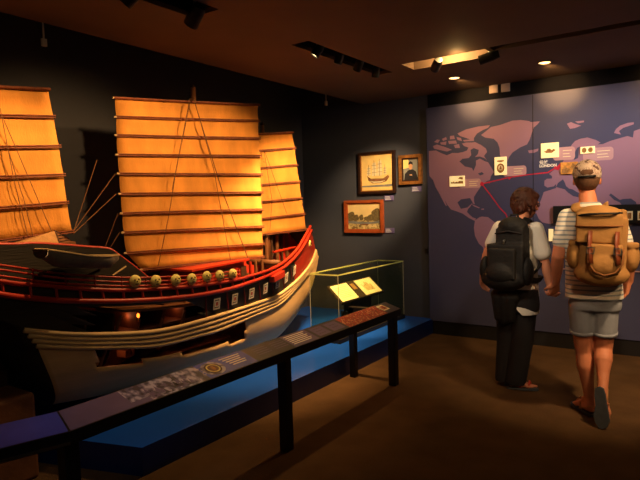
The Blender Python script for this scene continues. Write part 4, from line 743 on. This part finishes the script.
# ---------------------------------------------------------------- people
UP = V((0, 0, 1))
def cut(o, co, no):
    """trim a closed mesh with a plane (keeps the side away from no) and close it"""
    bm = bmesh.new(); bm.from_mesh(o.data); g = bm.verts[:] + bm.edges[:] + bm.faces[:]; inv = o.location + (V(wl(o.parent)) if o.parent else V())
    r = bmesh.ops.bisect_plane(bm, geom=g, plane_co=V(co) - inv, plane_no=V(no), clear_outer=True)
    es = [e for e in r['geom_cut'] if isinstance(e, bmesh.types.BMEdge)]
    if es: bmesh.ops.holes_fill(bm, edges=es)
    bm.to_mesh(o.data); bm.free(); return o
def hand(q, w, d, n, s, curl=(.5, .6, .5), sc=1.):
    d = V(d).normalized(); n = V(n); n = (n - d * n.dot(d)).normalized(); s = V(s); s = (s - d * s.dot(d) - n * s.dot(n)).normalized(); w = V(w)
    kn = [w + (d * (.088 - .006 * abs(i - 1)) + s * (.029 - .0195 * i)) * sc for i in range(4)]
    for i, k in enumerate(kn):
        q.cone(w + s * (.014 - .009 * i) * sc, .017 * sc, k, .0115 * sc, 8)
        p = k; a = 0
        for L_, c_, r0, r1 in zip((.040, .026, .020), curl, (.0098, .0090, .0082), (.0090, .0082, .0072)):
            a += c_; e = p + (d * math.cos(a) + n * math.sin(a)) * L_ * (.95, 1.06, 1., .8)[i] * sc; q.cone(p, r0 * sc, e, r1 * sc, 8); p = e
    b0 = w + (d * .022 + s * .022) * sc; b1 = b0 + (d * .55 + s * .65 + n * .4).normalized() * .042 * sc; b2 = b1 + (d * .8 + s * .15 + n * .5).normalized() * .030 * sc
    q.cone(b0, .015 * sc, b1, .011 * sc, 8); q.cone(b1, .011 * sc, b2, .0085 * sc, 8)
def foot(q, an, heel, toe, ra, sc=1., side=1):
    heel, toe, an = V(heel), V(toe), V(an); d = (toe - heel).normalized(); u = an - heel; u = (u - d * u.dot(d)).normalized(); s = d.cross(u) * side
    hb = heel + d * .032 * sc + u * .034 * sc; md = heel + d * .125 * sc + u * .040 * sc + s * .004
    q.cone(an, ra, hb, .033 * sc); q.cone(an, ra * .9, md, .030 * sc); q.cone(hb, .032 * sc, heel + d * .13 * sc + u * .024 * sc - s * .012, .024 * sc)
    for i in range(5):
        o = s * (.033 - .0165 * i) * sc; b_ = heel + d * (.178 - .004 * i) * sc + o + u * .020 * sc; tp = heel + d * (.245 - .011 * i) * sc + o * 1.05 + u * .012 * sc
        q.cone(md + o * .5, .024 * sc, b_, .019 * sc, 8); q.cone(b_, .0125 * sc, tp, (.0125 if i == 0 else .0088) * sc, 8)
    return d, u, s
def sole(heel, d, u, s, parent, m, sc=1., th=.018, name='sandal_sole'):
    q = MB(); P = [(-.012, .0), (.0, .026), (.05, .034), (.11, .032), (.18, .048), (.225, .044), (.258, .022), (.262, .0), (.25, -.026), (.21, -.046), (.15, -.042), (.09, -.034), (.04, -.034), (.0, -.024)]
    q.prism([heel + d * a * sc + s * b_ * sc + u * .001 for a, b_ in P], u * -th); return q.build(name, m, parent)
def headshape(q, c, f, sc=1.):
    c = V(c); f = V(f).normalized(); r = f.cross(UP).normalized(); u = r.cross(f).normalized()
    M = Matrix((r, f, u)).transposed(); P = lambda a, b_, z: c + (r * a + f * b_ + u * z) * sc
    q.ell(P(0, -.012, .022), (.074 * sc, .094 * sc, .092 * sc), M); q.ell(P(0, .028, -.045), (.056 * sc, .062 * sc, .068 * sc), M); q.ell(P(0, .05, -.092), (.030 * sc, .026 * sc, .022 * sc), M, 2)
    q.cone(P(0, .086, .008), .009 * sc, P(0, .106, -.028), .013 * sc, 8); q.ell(P(0, .084, -.060), (.024 * sc, .011 * sc, .006 * sc), M, 2); q.ell(P(0, .081, -.070), (.021 * sc, .011 * sc, .006 * sc), M, 2)
    q.cone(P(-.045, .078, .026), .010 * sc, P(.045, .078, .026), .010 * sc, 8)
    for k in (-1, 1): q.ell(P(.076 * k, -.008, -.012), (.010 * sc, .020 * sc, .031 * sc), M @ Matrix.Rotation(-.25, 3, 'X'), 2)
    return P, M
def rings(spec, u, v, n=28, ex=.85):
    out = []
    for c_, a, b_ in spec:
        c_ = V(c_); out.append([c_ + u * (a * math.copysign(abs(math.cos(t)) ** ex, math.cos(t))) + v * (b_ * math.copysign(abs(math.sin(t)) ** ex, math.sin(t))) for t in [2 * PI * k / n for k in range(n)]])
    return out
def eyes(P, sc, parent):
    for k in (-1, 1):
        e = MB(); e.ell(P(.031 * k, .073, .008), (.012 * sc,) * 3, sub=2); eo = e.build('eye', 'white', parent, True)
        MB().ell(P(.031 * k, .081, .008), (.0058 * sc,) * 3, sub=2).build('iris', 'art_brown', eo, True)
g = lambda D, k: V(D[k])

# --- man in cap
M_ = MAN; u, v = V(M_['u'] + [0]), V(M_['v'] + [0])
man = empty('person', (g(M_, 'pel').x, g(M_, 'pel').y, 0), 'man in a camouflage cap, striped shirt and pale shorts striding towards the map', 'person')
q = MB(); f = v
P, HM = headshape(q, g(M_, 'head') + V((0, 0, .012)), f, 1.04)
q.cone(g(M_, 'neckt') + V((0, 0, -.0)), .056, g(M_, 'neck') + V((0, 0, -.03)), .062); q.cone(g(M_, 'neck') + V((0, 0, -.02)), .06, g(M_, 'sh_l') + V((.03, 0, .005)), .05); q.cone(g(M_, 'neck') + V((0, 0, -.02)), .06, g(M_, 'sh_r') + V((-.03, 0, .005)), .05)
q.loft(rings([(g(M_, 'neck') + V((0, 0, -.05)), .13, .075), (g(M_, 'chest'), .155, .10), (g(M_, 'waist'), .15, .10), (g(M_, 'pel') + V((0, 0, .02)), .16, .11), (g(M_, 'pel') + V((0, 0, -.08)), .13, .10)], u, v))
for s in 'lr':
    sh, el, wr = g(M_, 'sh_' + s), g(M_, 'el_' + s), g(M_, 'wr_' + s); mid = el.lerp(wr, .3)
    q.cone(sh, .055, sh.lerp(el, .45), .050); q.cone(sh.lerp(el, .45), .050, el, .040); q.cone(el, .041, mid, .043); q.cone(mid, .043, wr, .028)
    hp, kn, an = g(M_, 'hip_' + s), g(M_, 'kn_' + s), g(M_, 'an_' + s); cf = kn.lerp(an, .3) - v * .014
    q.cone(hp, .088, kn, .058); q.cone(kn, .056, cf, .059); q.cone(cf, .058, kn.lerp(an, .72), .040); q.cone(kn.lerp(an, .72), .040, an, .034)
hand(q, g(M_, 'wr_l'), g(M_, 'hand_l') - g(M_, 'wr_l'), v * .8 - u * .5, -u + v * .2, (.5, .8, .6), 1.02)
hand(q, g(M_, 'wr_r'), g(M_, 'hand_r') - g(M_, 'wr_r') + V((0, 0, -.03)), -u - v * .2, v * .9 + UP * .1, (.45, .6, .5), 1.02)
hl, tl = g(M_, 'heel_l'), g(M_, 'toe_l'); hl.z = tl.z = .019
hr, tr = g(M_, 'heel_r'), g(M_, 'toe_r')
FL = foot(q, g(M_, 'an_l'), hl, tl, .034, 1.0, 1); FR = foot(q, g(M_, 'an_r'), hr, tr, .034, 1.0, -1)
bm_ = q.build('body', 'skin', man); melt(bm_, .0058, 4)
eyes(P, 1.04, bm_)
q = MB(); q.ell(P(0, -.02, .012), (.079 * 1.04, .094 * 1.04, .095 * 1.04), HM); hr_ = q.build('hair', 'hair_grey', man, True); cut(hr_, P(0, .03, 0), f); cut(hr_, P(0, -.02, -.065), -UP + f * .35)
q = MB(); q.ell(P(0, -.012, .036), (.087 * 1.04, .103 * 1.04, .092 * 1.04), HM, 4); cp = q.build('cap', 'camo', man, True); cut(cp, P(0, 0, -.002), -UP - f * .12)
q = MB(); q.loft([[P(a * .07, .07 + .085 * math.sqrt(max(0, 1 - a * a)) * t, .028 - .012 * t - .012 * a * a) for a in [k / 6 - 1 for k in range(13)]] for t in (0, .5, 1)], cap=False, close=False); br = q.build('cap_brim', 'camo', cp, True); sd = br.modifiers.new('solid', 'SOLIDIFY'); sd.thickness = .004
q = MB(); q.ell(P(0, -.107, .040), (.040, .010, .022), HM, 3); q.build('cap_opening', 'hair_grey', cp, True)
MB().tube([P(a, -.117 + a * a * 5.6,  .014) for a in (-.05, -.025, 0, .025, .05)], .008, 8).build('cap_strap', 'black', cp, True)
# shirt, shorts, sandals
nk, ch, wa, he = g(M_, 'neck'), g(M_, 'chest'), g(M_, 'waist'), g(M_, 'hem')
q = MB(); q.loft(rings([(nk + V((0, 0, .04)), .066, .064), (nk + V((0, 0, .005)), .088, .074), (nk.lerp(ch, .28) , .155, .10), (nk.lerp(ch, .6), .170, .116), (ch, .168, .12), (ch.lerp(wa, .55), .172, .118), (wa, .172, .12), (wa.lerp(he, .6), .176, .128), (he + V((0, 0, -.02)), .180, .134)], u, v))
for s in 'lr':
    sh, el = g(M_, 'sh_' + s), g(M_, 'el_' + s); q.cone(sh, .058, sh.lerp(el, .62), .060); q.cone(nk + V((0, 0, -.03)), .06, sh, .056)
sh_ = q.build('striped_shirt', 'shirt', man); melt(sh_, .008, 5); cut(sh_, he, -UP)
for s in 'lr':
    sh, el = g(M_, 'sh_' + s), g(M_, 'el_' + s); 
q = MB(); pe = g(M_, 'pel'); q.loft(rings([(pe + V((0, 0, .03)), .160, .116), (pe + V((0, 0, -.05)), .163, .112), (pe + V((0, 0, -.09)), .158, .10)], u, v))
for s in 'lr':
    hp, kn = g(M_, 'hip_' + s), g(M_, 'kn_' + s); q.cone(hp, .088, hp.lerp(kn, .95), .080)
so = q.build('shorts', 'shorts', man); melt(so, .008, 6); cut(so, (0, 0, .59), (0, 0, -1))
for s in 'lr':
    hp, kn = g(M_, 'hip_' + s), g(M_, 'kn_' + s); c_ = hp.lerp(kn, (hp.z - .60) / (hp.z - kn.z)); q = MB(); q.lathe([(.078, -.012), (.0845, -.012), (.0845, .012), (.078, .012)], c_, hp - kn, 24); q.build('hem_band', 'shorts', so, True)
for (d, uu, s), h_, k in ((FL, hl, 1), (FR, hr, -1)):
    so = sole(h_, d, uu, s, man, 'sole', 1., .018)
    q = MB()
    for a, b_ in ((.15, .19), (.10, .13)): q.tube([h_ + d * a - s * .043 + uu * .004, h_ + d * (a + .01) - s * .030 + uu * .045, h_ + d * (a + .02) + uu * .062, h_ + d * b_ + s * .032 + uu * .045, h_ + d * b_ + s * .047 + uu * .004], .008, 8, .4)
    q.tube([h_ + d * .09 - s * .034 + uu * .01, h_ + d * .01 - s * .030 + uu * .05, h_ - d * .006 + uu * .055, h_ + d * .01 + s * .030 + uu * .05, h_ + d * .09 + s * .034 + uu * .01], .006, 8, .5); q.build('sandal_strap', 'sandal', man, True)

# --- tan rucksack on the man
o0 = g(M_, 'chest') - v * .125 + u * .035 + V((0, 0, .015)); A_ = Matrix((u, v, UP)).transposed(); rot = Matrix.Rotation(-.07, 3, 'Y')
A2 = A_ @ Matrix.Rotation(.05, 3, 'Y')
pk = empty('rucksack', (o0.x, o0.y, .93), "tan canvas rucksack with leather straps on the man's back", 'backpack'); LP = lambda a, b_, z: o0 + A2 @ V((a, b_, z))
def soft(name, m, parts, parent, vox=.008, sm=8, cuts=()):
    q = MB()
    for p in parts:
        if p[0] == 'b': q.box(LP(*p[1]), p[2], A2)
        elif p[0] == 'e': q.ell(LP(*p[1]), p[2], A2)
        elif p[0] == 'c': q.cone(LP(*p[1]), p[2], LP(*p[3]), p[4])
    o = q.build(name, m, parent); return melt(o, vox, sm)
soft('main_body', 'canvas_tan', [('b', (.03, -.075, -.085), (.27, .13, .40)), ('e', (.03, -.09, -.24), (.165, .10, .085)), ('b', (.03, -.05, .13), (.25, .10, .08))], pk, .008, 14)
soft('lid', 'canvas_tan', [('b', (-.0, -.085, .095), (.265, .17, .10)), ('b', (-.0, -.155, .02), (.255, .03, .13)), ('e', (-.0, -.08, .14), (.135, .085, .055))], pk, .008, 8)
MB().tube([LP(-.13, -.160, .125), LP(-.075, -.180, .136), (LP(.0, -.185, .142)), LP(.08, -.182, .146), LP(.125, -.15, .15)], .0065, 8).build('lid_zip', 'black', pk, True)
MB().tube([LP(-.135, -.165, .06), LP(-.07, -.18, .062), LP(.03, -.18, .066), LP(.135, -.165, .07)], .006, 8).build('lid_seam', 'canvas_edge', pk, True)
soft('front_pocket', 'canvas_tan', [('b', (.045, -.165, -.12), (.19, .06, .15)), ('e', (.045, -.175, -.175), (.10, .045, .075))], pk, .007, 10)
MB().tube([LP(-.055, -.205, -.06), LP(-.05, -.215, -.16), LP(-.01, -.222, -.215), LP(.045, -.224, -.235), LP(.105, -.22, -.215), LP(.14, -.213, -.16), LP(.145, -.203, -.06)], .006, 8).build('pocket_seam', 'canvas_edge', pk, True)
for k in (-1, 1): soft('side_pocket', 'canvas_tan', [('e', (.03 + .165 * k, -.075, -.13), (.045, .065, .095)), ('b', (.03 + .165 * k, -.075, -.05), (.07, .11, .03))], pk, .007, 6)
for a in (-.045, .105):
    q = MB(); q.tube([LP(a, -.178, .035), LP(a, -.186, -.04), LP(a + .008, -.212, -.10), LP(a + .014, -.226, -.165)], .016, 10, .35); st = q.build('leather_strap', 'leather', pk, True)
    q = MB(); c_ = LP(a + .006, -.214, -.085)
    for dx, dz, w_, h__ in ((0, .018, .044, .006), (0, -.018, .044, .006), (.02, 0, .006, .036), (-.02, 0, .006, .036)): q.box(c_ + A2 @ V((dx, -.004, dz)), (w_, .006, h__), A2)
    q.build('buckle', 'steel', st)
for k in (-1, 1):
    s = g(M_, 'sh_l') if k < 0 else g(M_, 'sh_r'); tp = g(M_, 'neck').lerp(s, .58) + V((0, 0, .042)); pts = [LP(-.02 + .06 * k, -.03, .15), tp - v * .085 + V((0, 0, -.008)), tp - v * .02 + V((0, 0, .022)), tp + v * .06 + V((0, 0, -.012)), tp + v * .135 + V((0, 0, -.11)), tp + v * .15 + u * k * .02 + V((0, 0, -.22)), tp + v * .06 + u * k * .075 + V((0, 0, -.33)), LP(.03 + .15 * k, -.03, -.2)]
    MB().tube(smooth(pts, 24), .030, 10, .28).build('shoulder_strap', 'canvas_tan', pk, True)

# --- woman with black backpack
Wd = WOM; u, v = V(Wd['u'] + [0]), V(Wd['v'] + [0]); a_ = math.radians(22); fw = v * math.cos(a_) + u * math.sin(a_); rw = u * math.cos(a_) - v * math.sin(a_); hf = (v * math.cos(1.05) + u * math.sin(1.05) - UP * .18).normalized()
wom = empty('person', (g(Wd, 'pel').x, g(Wd, 'pel').y, 0), 'woman with short auburn hair, white tee and black trousers looking to her right', 'person')
q = MB(); P, HM = headshape(q, g(Wd, 'head') + V((0, 0, -.016)), hf, .94)
q.cone(g(Wd, 'head') + V((0, 0, -.05)), .046, g(Wd, 'neck') + V((0, 0, -.02)), .052)
for s in 'lr': q.cone(g(Wd, 'neck') + V((0, 0, -.02)), .050, g(Wd, 'sh_' + s) + V((0, 0, .0)), .044)
q.loft(rings([(g(Wd, 'neck') + V((0, 0, -.05)), .11, .065), (g(Wd, 'chest'), .13, .09), (g(Wd, 'waist'), .12, .085), (g(Wd, 'pel') + V((0, 0, .02)), .15, .10), (g(Wd, 'pel') + V((0, 0, -.07)), .13, .09)], rw, fw))
for s in 'lr':
    sh, el, wr = g(Wd, 'sh_' + s), g(Wd, 'el_' + s), g(Wd, 'wr_' + s); mid = el.lerp(wr, .3)
    q.cone(sh, .046, sh.lerp(el, .5), .043); q.cone(sh.lerp(el, .5), .043, el, .035); q.cone(el, .036, mid, .037); q.cone(mid, .037, wr, .024)
    hp, kn, an = g(Wd, 'hip_' + s), g(Wd, 'kn_' + s), g(Wd, 'an_' + s); q.cone(hp, .085, kn, .052); q.cone(kn, .05, kn.lerp(an, .35), .05); q.cone(kn.lerp(an, .35), .05, an, .031)
hand(q, g(Wd, 'wr_r'), g(Wd, 'hand_r') - g(Wd, 'wr_r'), u * .8 + v * .5, fw + UP * .2, (.5, .8, .7), .92)
hand(q, g(Wd, 'wr_l'), g(Wd, 'hand_l') - g(Wd, 'wr_l'), rw - fw * .3, fw, (.4, .5, .4), .92)
hl, tl, hr, tr = g(Wd, 'heel_l'), g(Wd, 'toe_l'), g(Wd, 'heel_r'), g(Wd, 'toe_r')
for p in (hl, tl, hr, tr): p.z = .019
FL = foot(q, g(Wd, 'an_l'), hl, tl, .030, .88, 1); FR = foot(q, g(Wd, 'an_r'), hr, tr, .030, .88, -1)
bw = q.build('body', 'skin_w', wom); melt(bw, .0055, 4); eyes(P, .94, bw)
# hair: full short crop, strands swept over the crown
q = MB(); sc = .94
q.ell(P(0, -.020, .040), (.092 * sc, .112 * sc, .104 * sc), HM); q.ell(P(0, -.055, -.02), (.082 * sc, .068 * sc, .085 * sc), HM); q.ell(P(0, .05, .075), (.07 * sc, .045 * sc, .04 * sc), HM)
random.seed(3)
for k in range(46):
    th = random.uniform(-2.5, 2.5); z = random.uniform(-.07, .11); rr_ = .088 * math.sqrt(max(.05, 1 - ((z - .02) / .12) ** 2))
    b0 = P(math.sin(th) * rr_, -.025 - math.cos(th) * (rr_ + .012), z); d_ = (b0 - P(0, -.02, .03)).normalized(); q.cone(b0, .016, b0 + d_ * .012 - UP * .030 + HM @ V((random.uniform(-.012, .012), .006, 0)), .005, 7)
for k in (-1, 1): q.cone(P(.074 * k, .03, .03), .016, P(.076 * k, .035, -.03), .008)
ho = q.build('hair', 'hair_brown', wom); melt(ho, .005, 2); cut(ho, P(0, .075, 0), hf - UP * .0 + (HM @ V((0, 0, -.45))))
q = MB()
for k in (-1, 1):
    q.tube([P(.034 * k + .024 * math.cos(t), .099 - abs(.034 * k + .024 * math.cos(t)) * .12, .006 + .019 * math.sin(t)) for t in [2 * PI * j / 14 for j in range(15)]], .0022, 5); q.tube([P(.058 * k, .092, .012), P(.078 * k, .03, .012), P(.079 * k, -.012, .004)], .0022, 5)
q.tube([P(-.012, .098, .01), P(.012, .098, .01)], .0022, 5); q.build('glasses', 'black', wom)
nk, ch, wa = g(Wd, 'neck'), g(Wd, 'chest'), g(Wd, 'waist'); hm = g(Wd, 'pel') + V((0, 0, -.14))
q = MB(); q.loft(rings([(nk + V((0, 0, -.012)), .068, .062), (nk + V((0, 0, -.04)), .10, .07), (nk.lerp(ch, .45), .145, .095), (ch, .152, .112), (wa, .150, .108), (wa.lerp(hm, .5), .162, .124), (hm, .166, .130)], rw, fw))
for s in 'lr':
    sh, el = g(Wd, 'sh_' + s), g(Wd, 'el_' + s); q.cone(sh, .060, sh.lerp(el, .72 if s == 'r' else .6), .066 if s == 'r' else .06); q.cone(nk + V((0, 0, -.05)), .05, sh, .056)
te = q.build('white_tee', 'tee', wom); melt(te, .008, 5); cut(te, g(Wd, 'hem_l').lerp(g(Wd, 'hem_r'), .5) + V((0, 0, -.005)), -UP - rw * 1.1)
q = MB(); pe = g(Wd, 'pel'); q.loft(rings([(pe + V((0, 0, .06)), .160, .115), (pe + V((0, 0, -.06)), .172, .124), (pe + V((0, 0, -.12)), .168, .115)], rw, fw))
for s in 'lr':
    hp, kn, an = g(Wd, 'hip_' + s), g(Wd, 'kn_' + s), g(Wd, 'an_' + s); q.cone(hp, .095, kn, .082); q.cone(kn, .082, an + V((0, 0, -.02)), .080)
tr_ = q.build('trousers', 'trousers', wom); melt(tr_, .008, 6); cut(tr_, (0, 0, .045), (0, 0, -1))
q = MB(); q.ell(pe + fw * .11 + rw * .06 + V((0, 0, -.03)), (.05, .05, .11)); q.chain([pe + V((0, 0, .0)) + rw * .165 * math.cos(a) + fw * .12 * math.sin(a) for a in [1.3 + k * .36 for k in range(11)]], [.046] * 11)
for k in range(3): q.cone(pe - fw * .12 - rw * (.1 - .05 * k) + V((0, 0, -.0)), .06, pe - fw * .125 - rw * (.1 - .05 * k) + V((0, 0, -.17 - .02 * (k % 2))), .035)
jk = q.build('tied_jacket', 'nylon', wom); melt(jk, .009, 8)
for (d, uu, s), h_, m, st in ((FL, hl, 'sole', 'shoe'), (FR, hr, 'sole', 'sandal_red')):
    sole(h_, d, uu, s, wom, m, .88); q = MB()
    for a, b_ in ((.15, .17), (.09, .11)): q.tube([h_ + d * a - s * .038 + uu * .004, h_ + d * (a + .01) - s * .026 + uu * .04, h_ + d * (a + .015) + uu * .056, h_ + d * b_ + s * .028 + uu * .04, h_ + d * b_ + s * .041 + uu * .004], .009, 8, .4)
    q.build('sandal_strap', st, wom, True)
# --- black backpack on the woman
A2 = Matrix((rw, fw, UP)).transposed(); o0 = g(Wd, 'chest') - fw * .105 + V((0, 0, -.045)); pk = empty('backpack', (o0.x, o0.y, .8), "bulky black nylon backpack on the woman's back", 'backpack')
soft('main_body', 'nylon', [('b', (.0, -.085, -.08), (.29, .15, .30)), ('b', (.03, -.075, .08), (.22, .13, .22)), ('e', (.035, -.075, .20), (.115, .08, .08)), ('e', (-.03, -.10, -.20), (.185, .11, .10))], pk, .008, 12)
soft('front_pocket', 'nylon', [('b', (-.01, -.175, -.08), (.21, .05, .24)), ('e', (-.03, -.18, -.15), (.12, .05, .08))], pk, .008, 10)
for k in (-1, 1): soft('side_pocket', 'nylon', [('e', (-.02 + .165 * k, -.08, -.14), (.045, .07, .11))], pk, .008, 4)
MB().tube([LP(-.08, -.14, .15), LP(.03, -.155, .17), LP(.13, -.14, .15)], .006, 8).build('zip', 'trousers', pk, True)
MB().tube([LP(-.0, -.145, .10), LP(.0, -.165, .10), LP(-.0, -.165, .075)], .007, 8).build('zip_pull', 'steel', pk, True)
MB().tube([LP(.0, -.04, .25), LP(.01, -.05, .29), LP(.06, -.05, .29), LP(.07, -.04, .25)], .009, 8).build('grab_loop', 'nylon', pk, True)
for k in (-1, 1):
    s = g(Wd, 'sh_l') if k < 0 else g(Wd, 'sh_r'); tp = nk.lerp(s, .55) + V((0, 0, .035)); pts = [LP(-.02 + .07 * k, -.03, .22), tp - fw * .08, tp - fw * .01 + V((0, 0, .026)), tp + fw * .06 + V((0, 0, -.01)), tp + fw * .12 + V((0, 0, -.12)), tp + fw * .11 + rw * k * .05 + V((0, 0, -.24)), tp + rw * k * .09 - fw * .01 + V((0, 0, -.34)), LP(-.02 + .15 * k, -.03, -.20)]
    MB().tube(smooth(pts, 24), .030, 10, .3).build('shoulder_strap', 'nylon', pk, True)
q = MB(); bl = [LP(.12, -.05, -.20)] + [wa + V((0, 0, -.03)) + rw * .172 * math.cos(t) + fw * .132 * math.sin(t) for t in (-.5, -.1, .4, .9, 1.57, 2.2, 2.8, 3.3)] + [LP(-.17, -.05, -.20)]
q.tube(smooth(bl, 30), .032, 10, .35); q.build('hip_belt', 'nylon', pk, True)
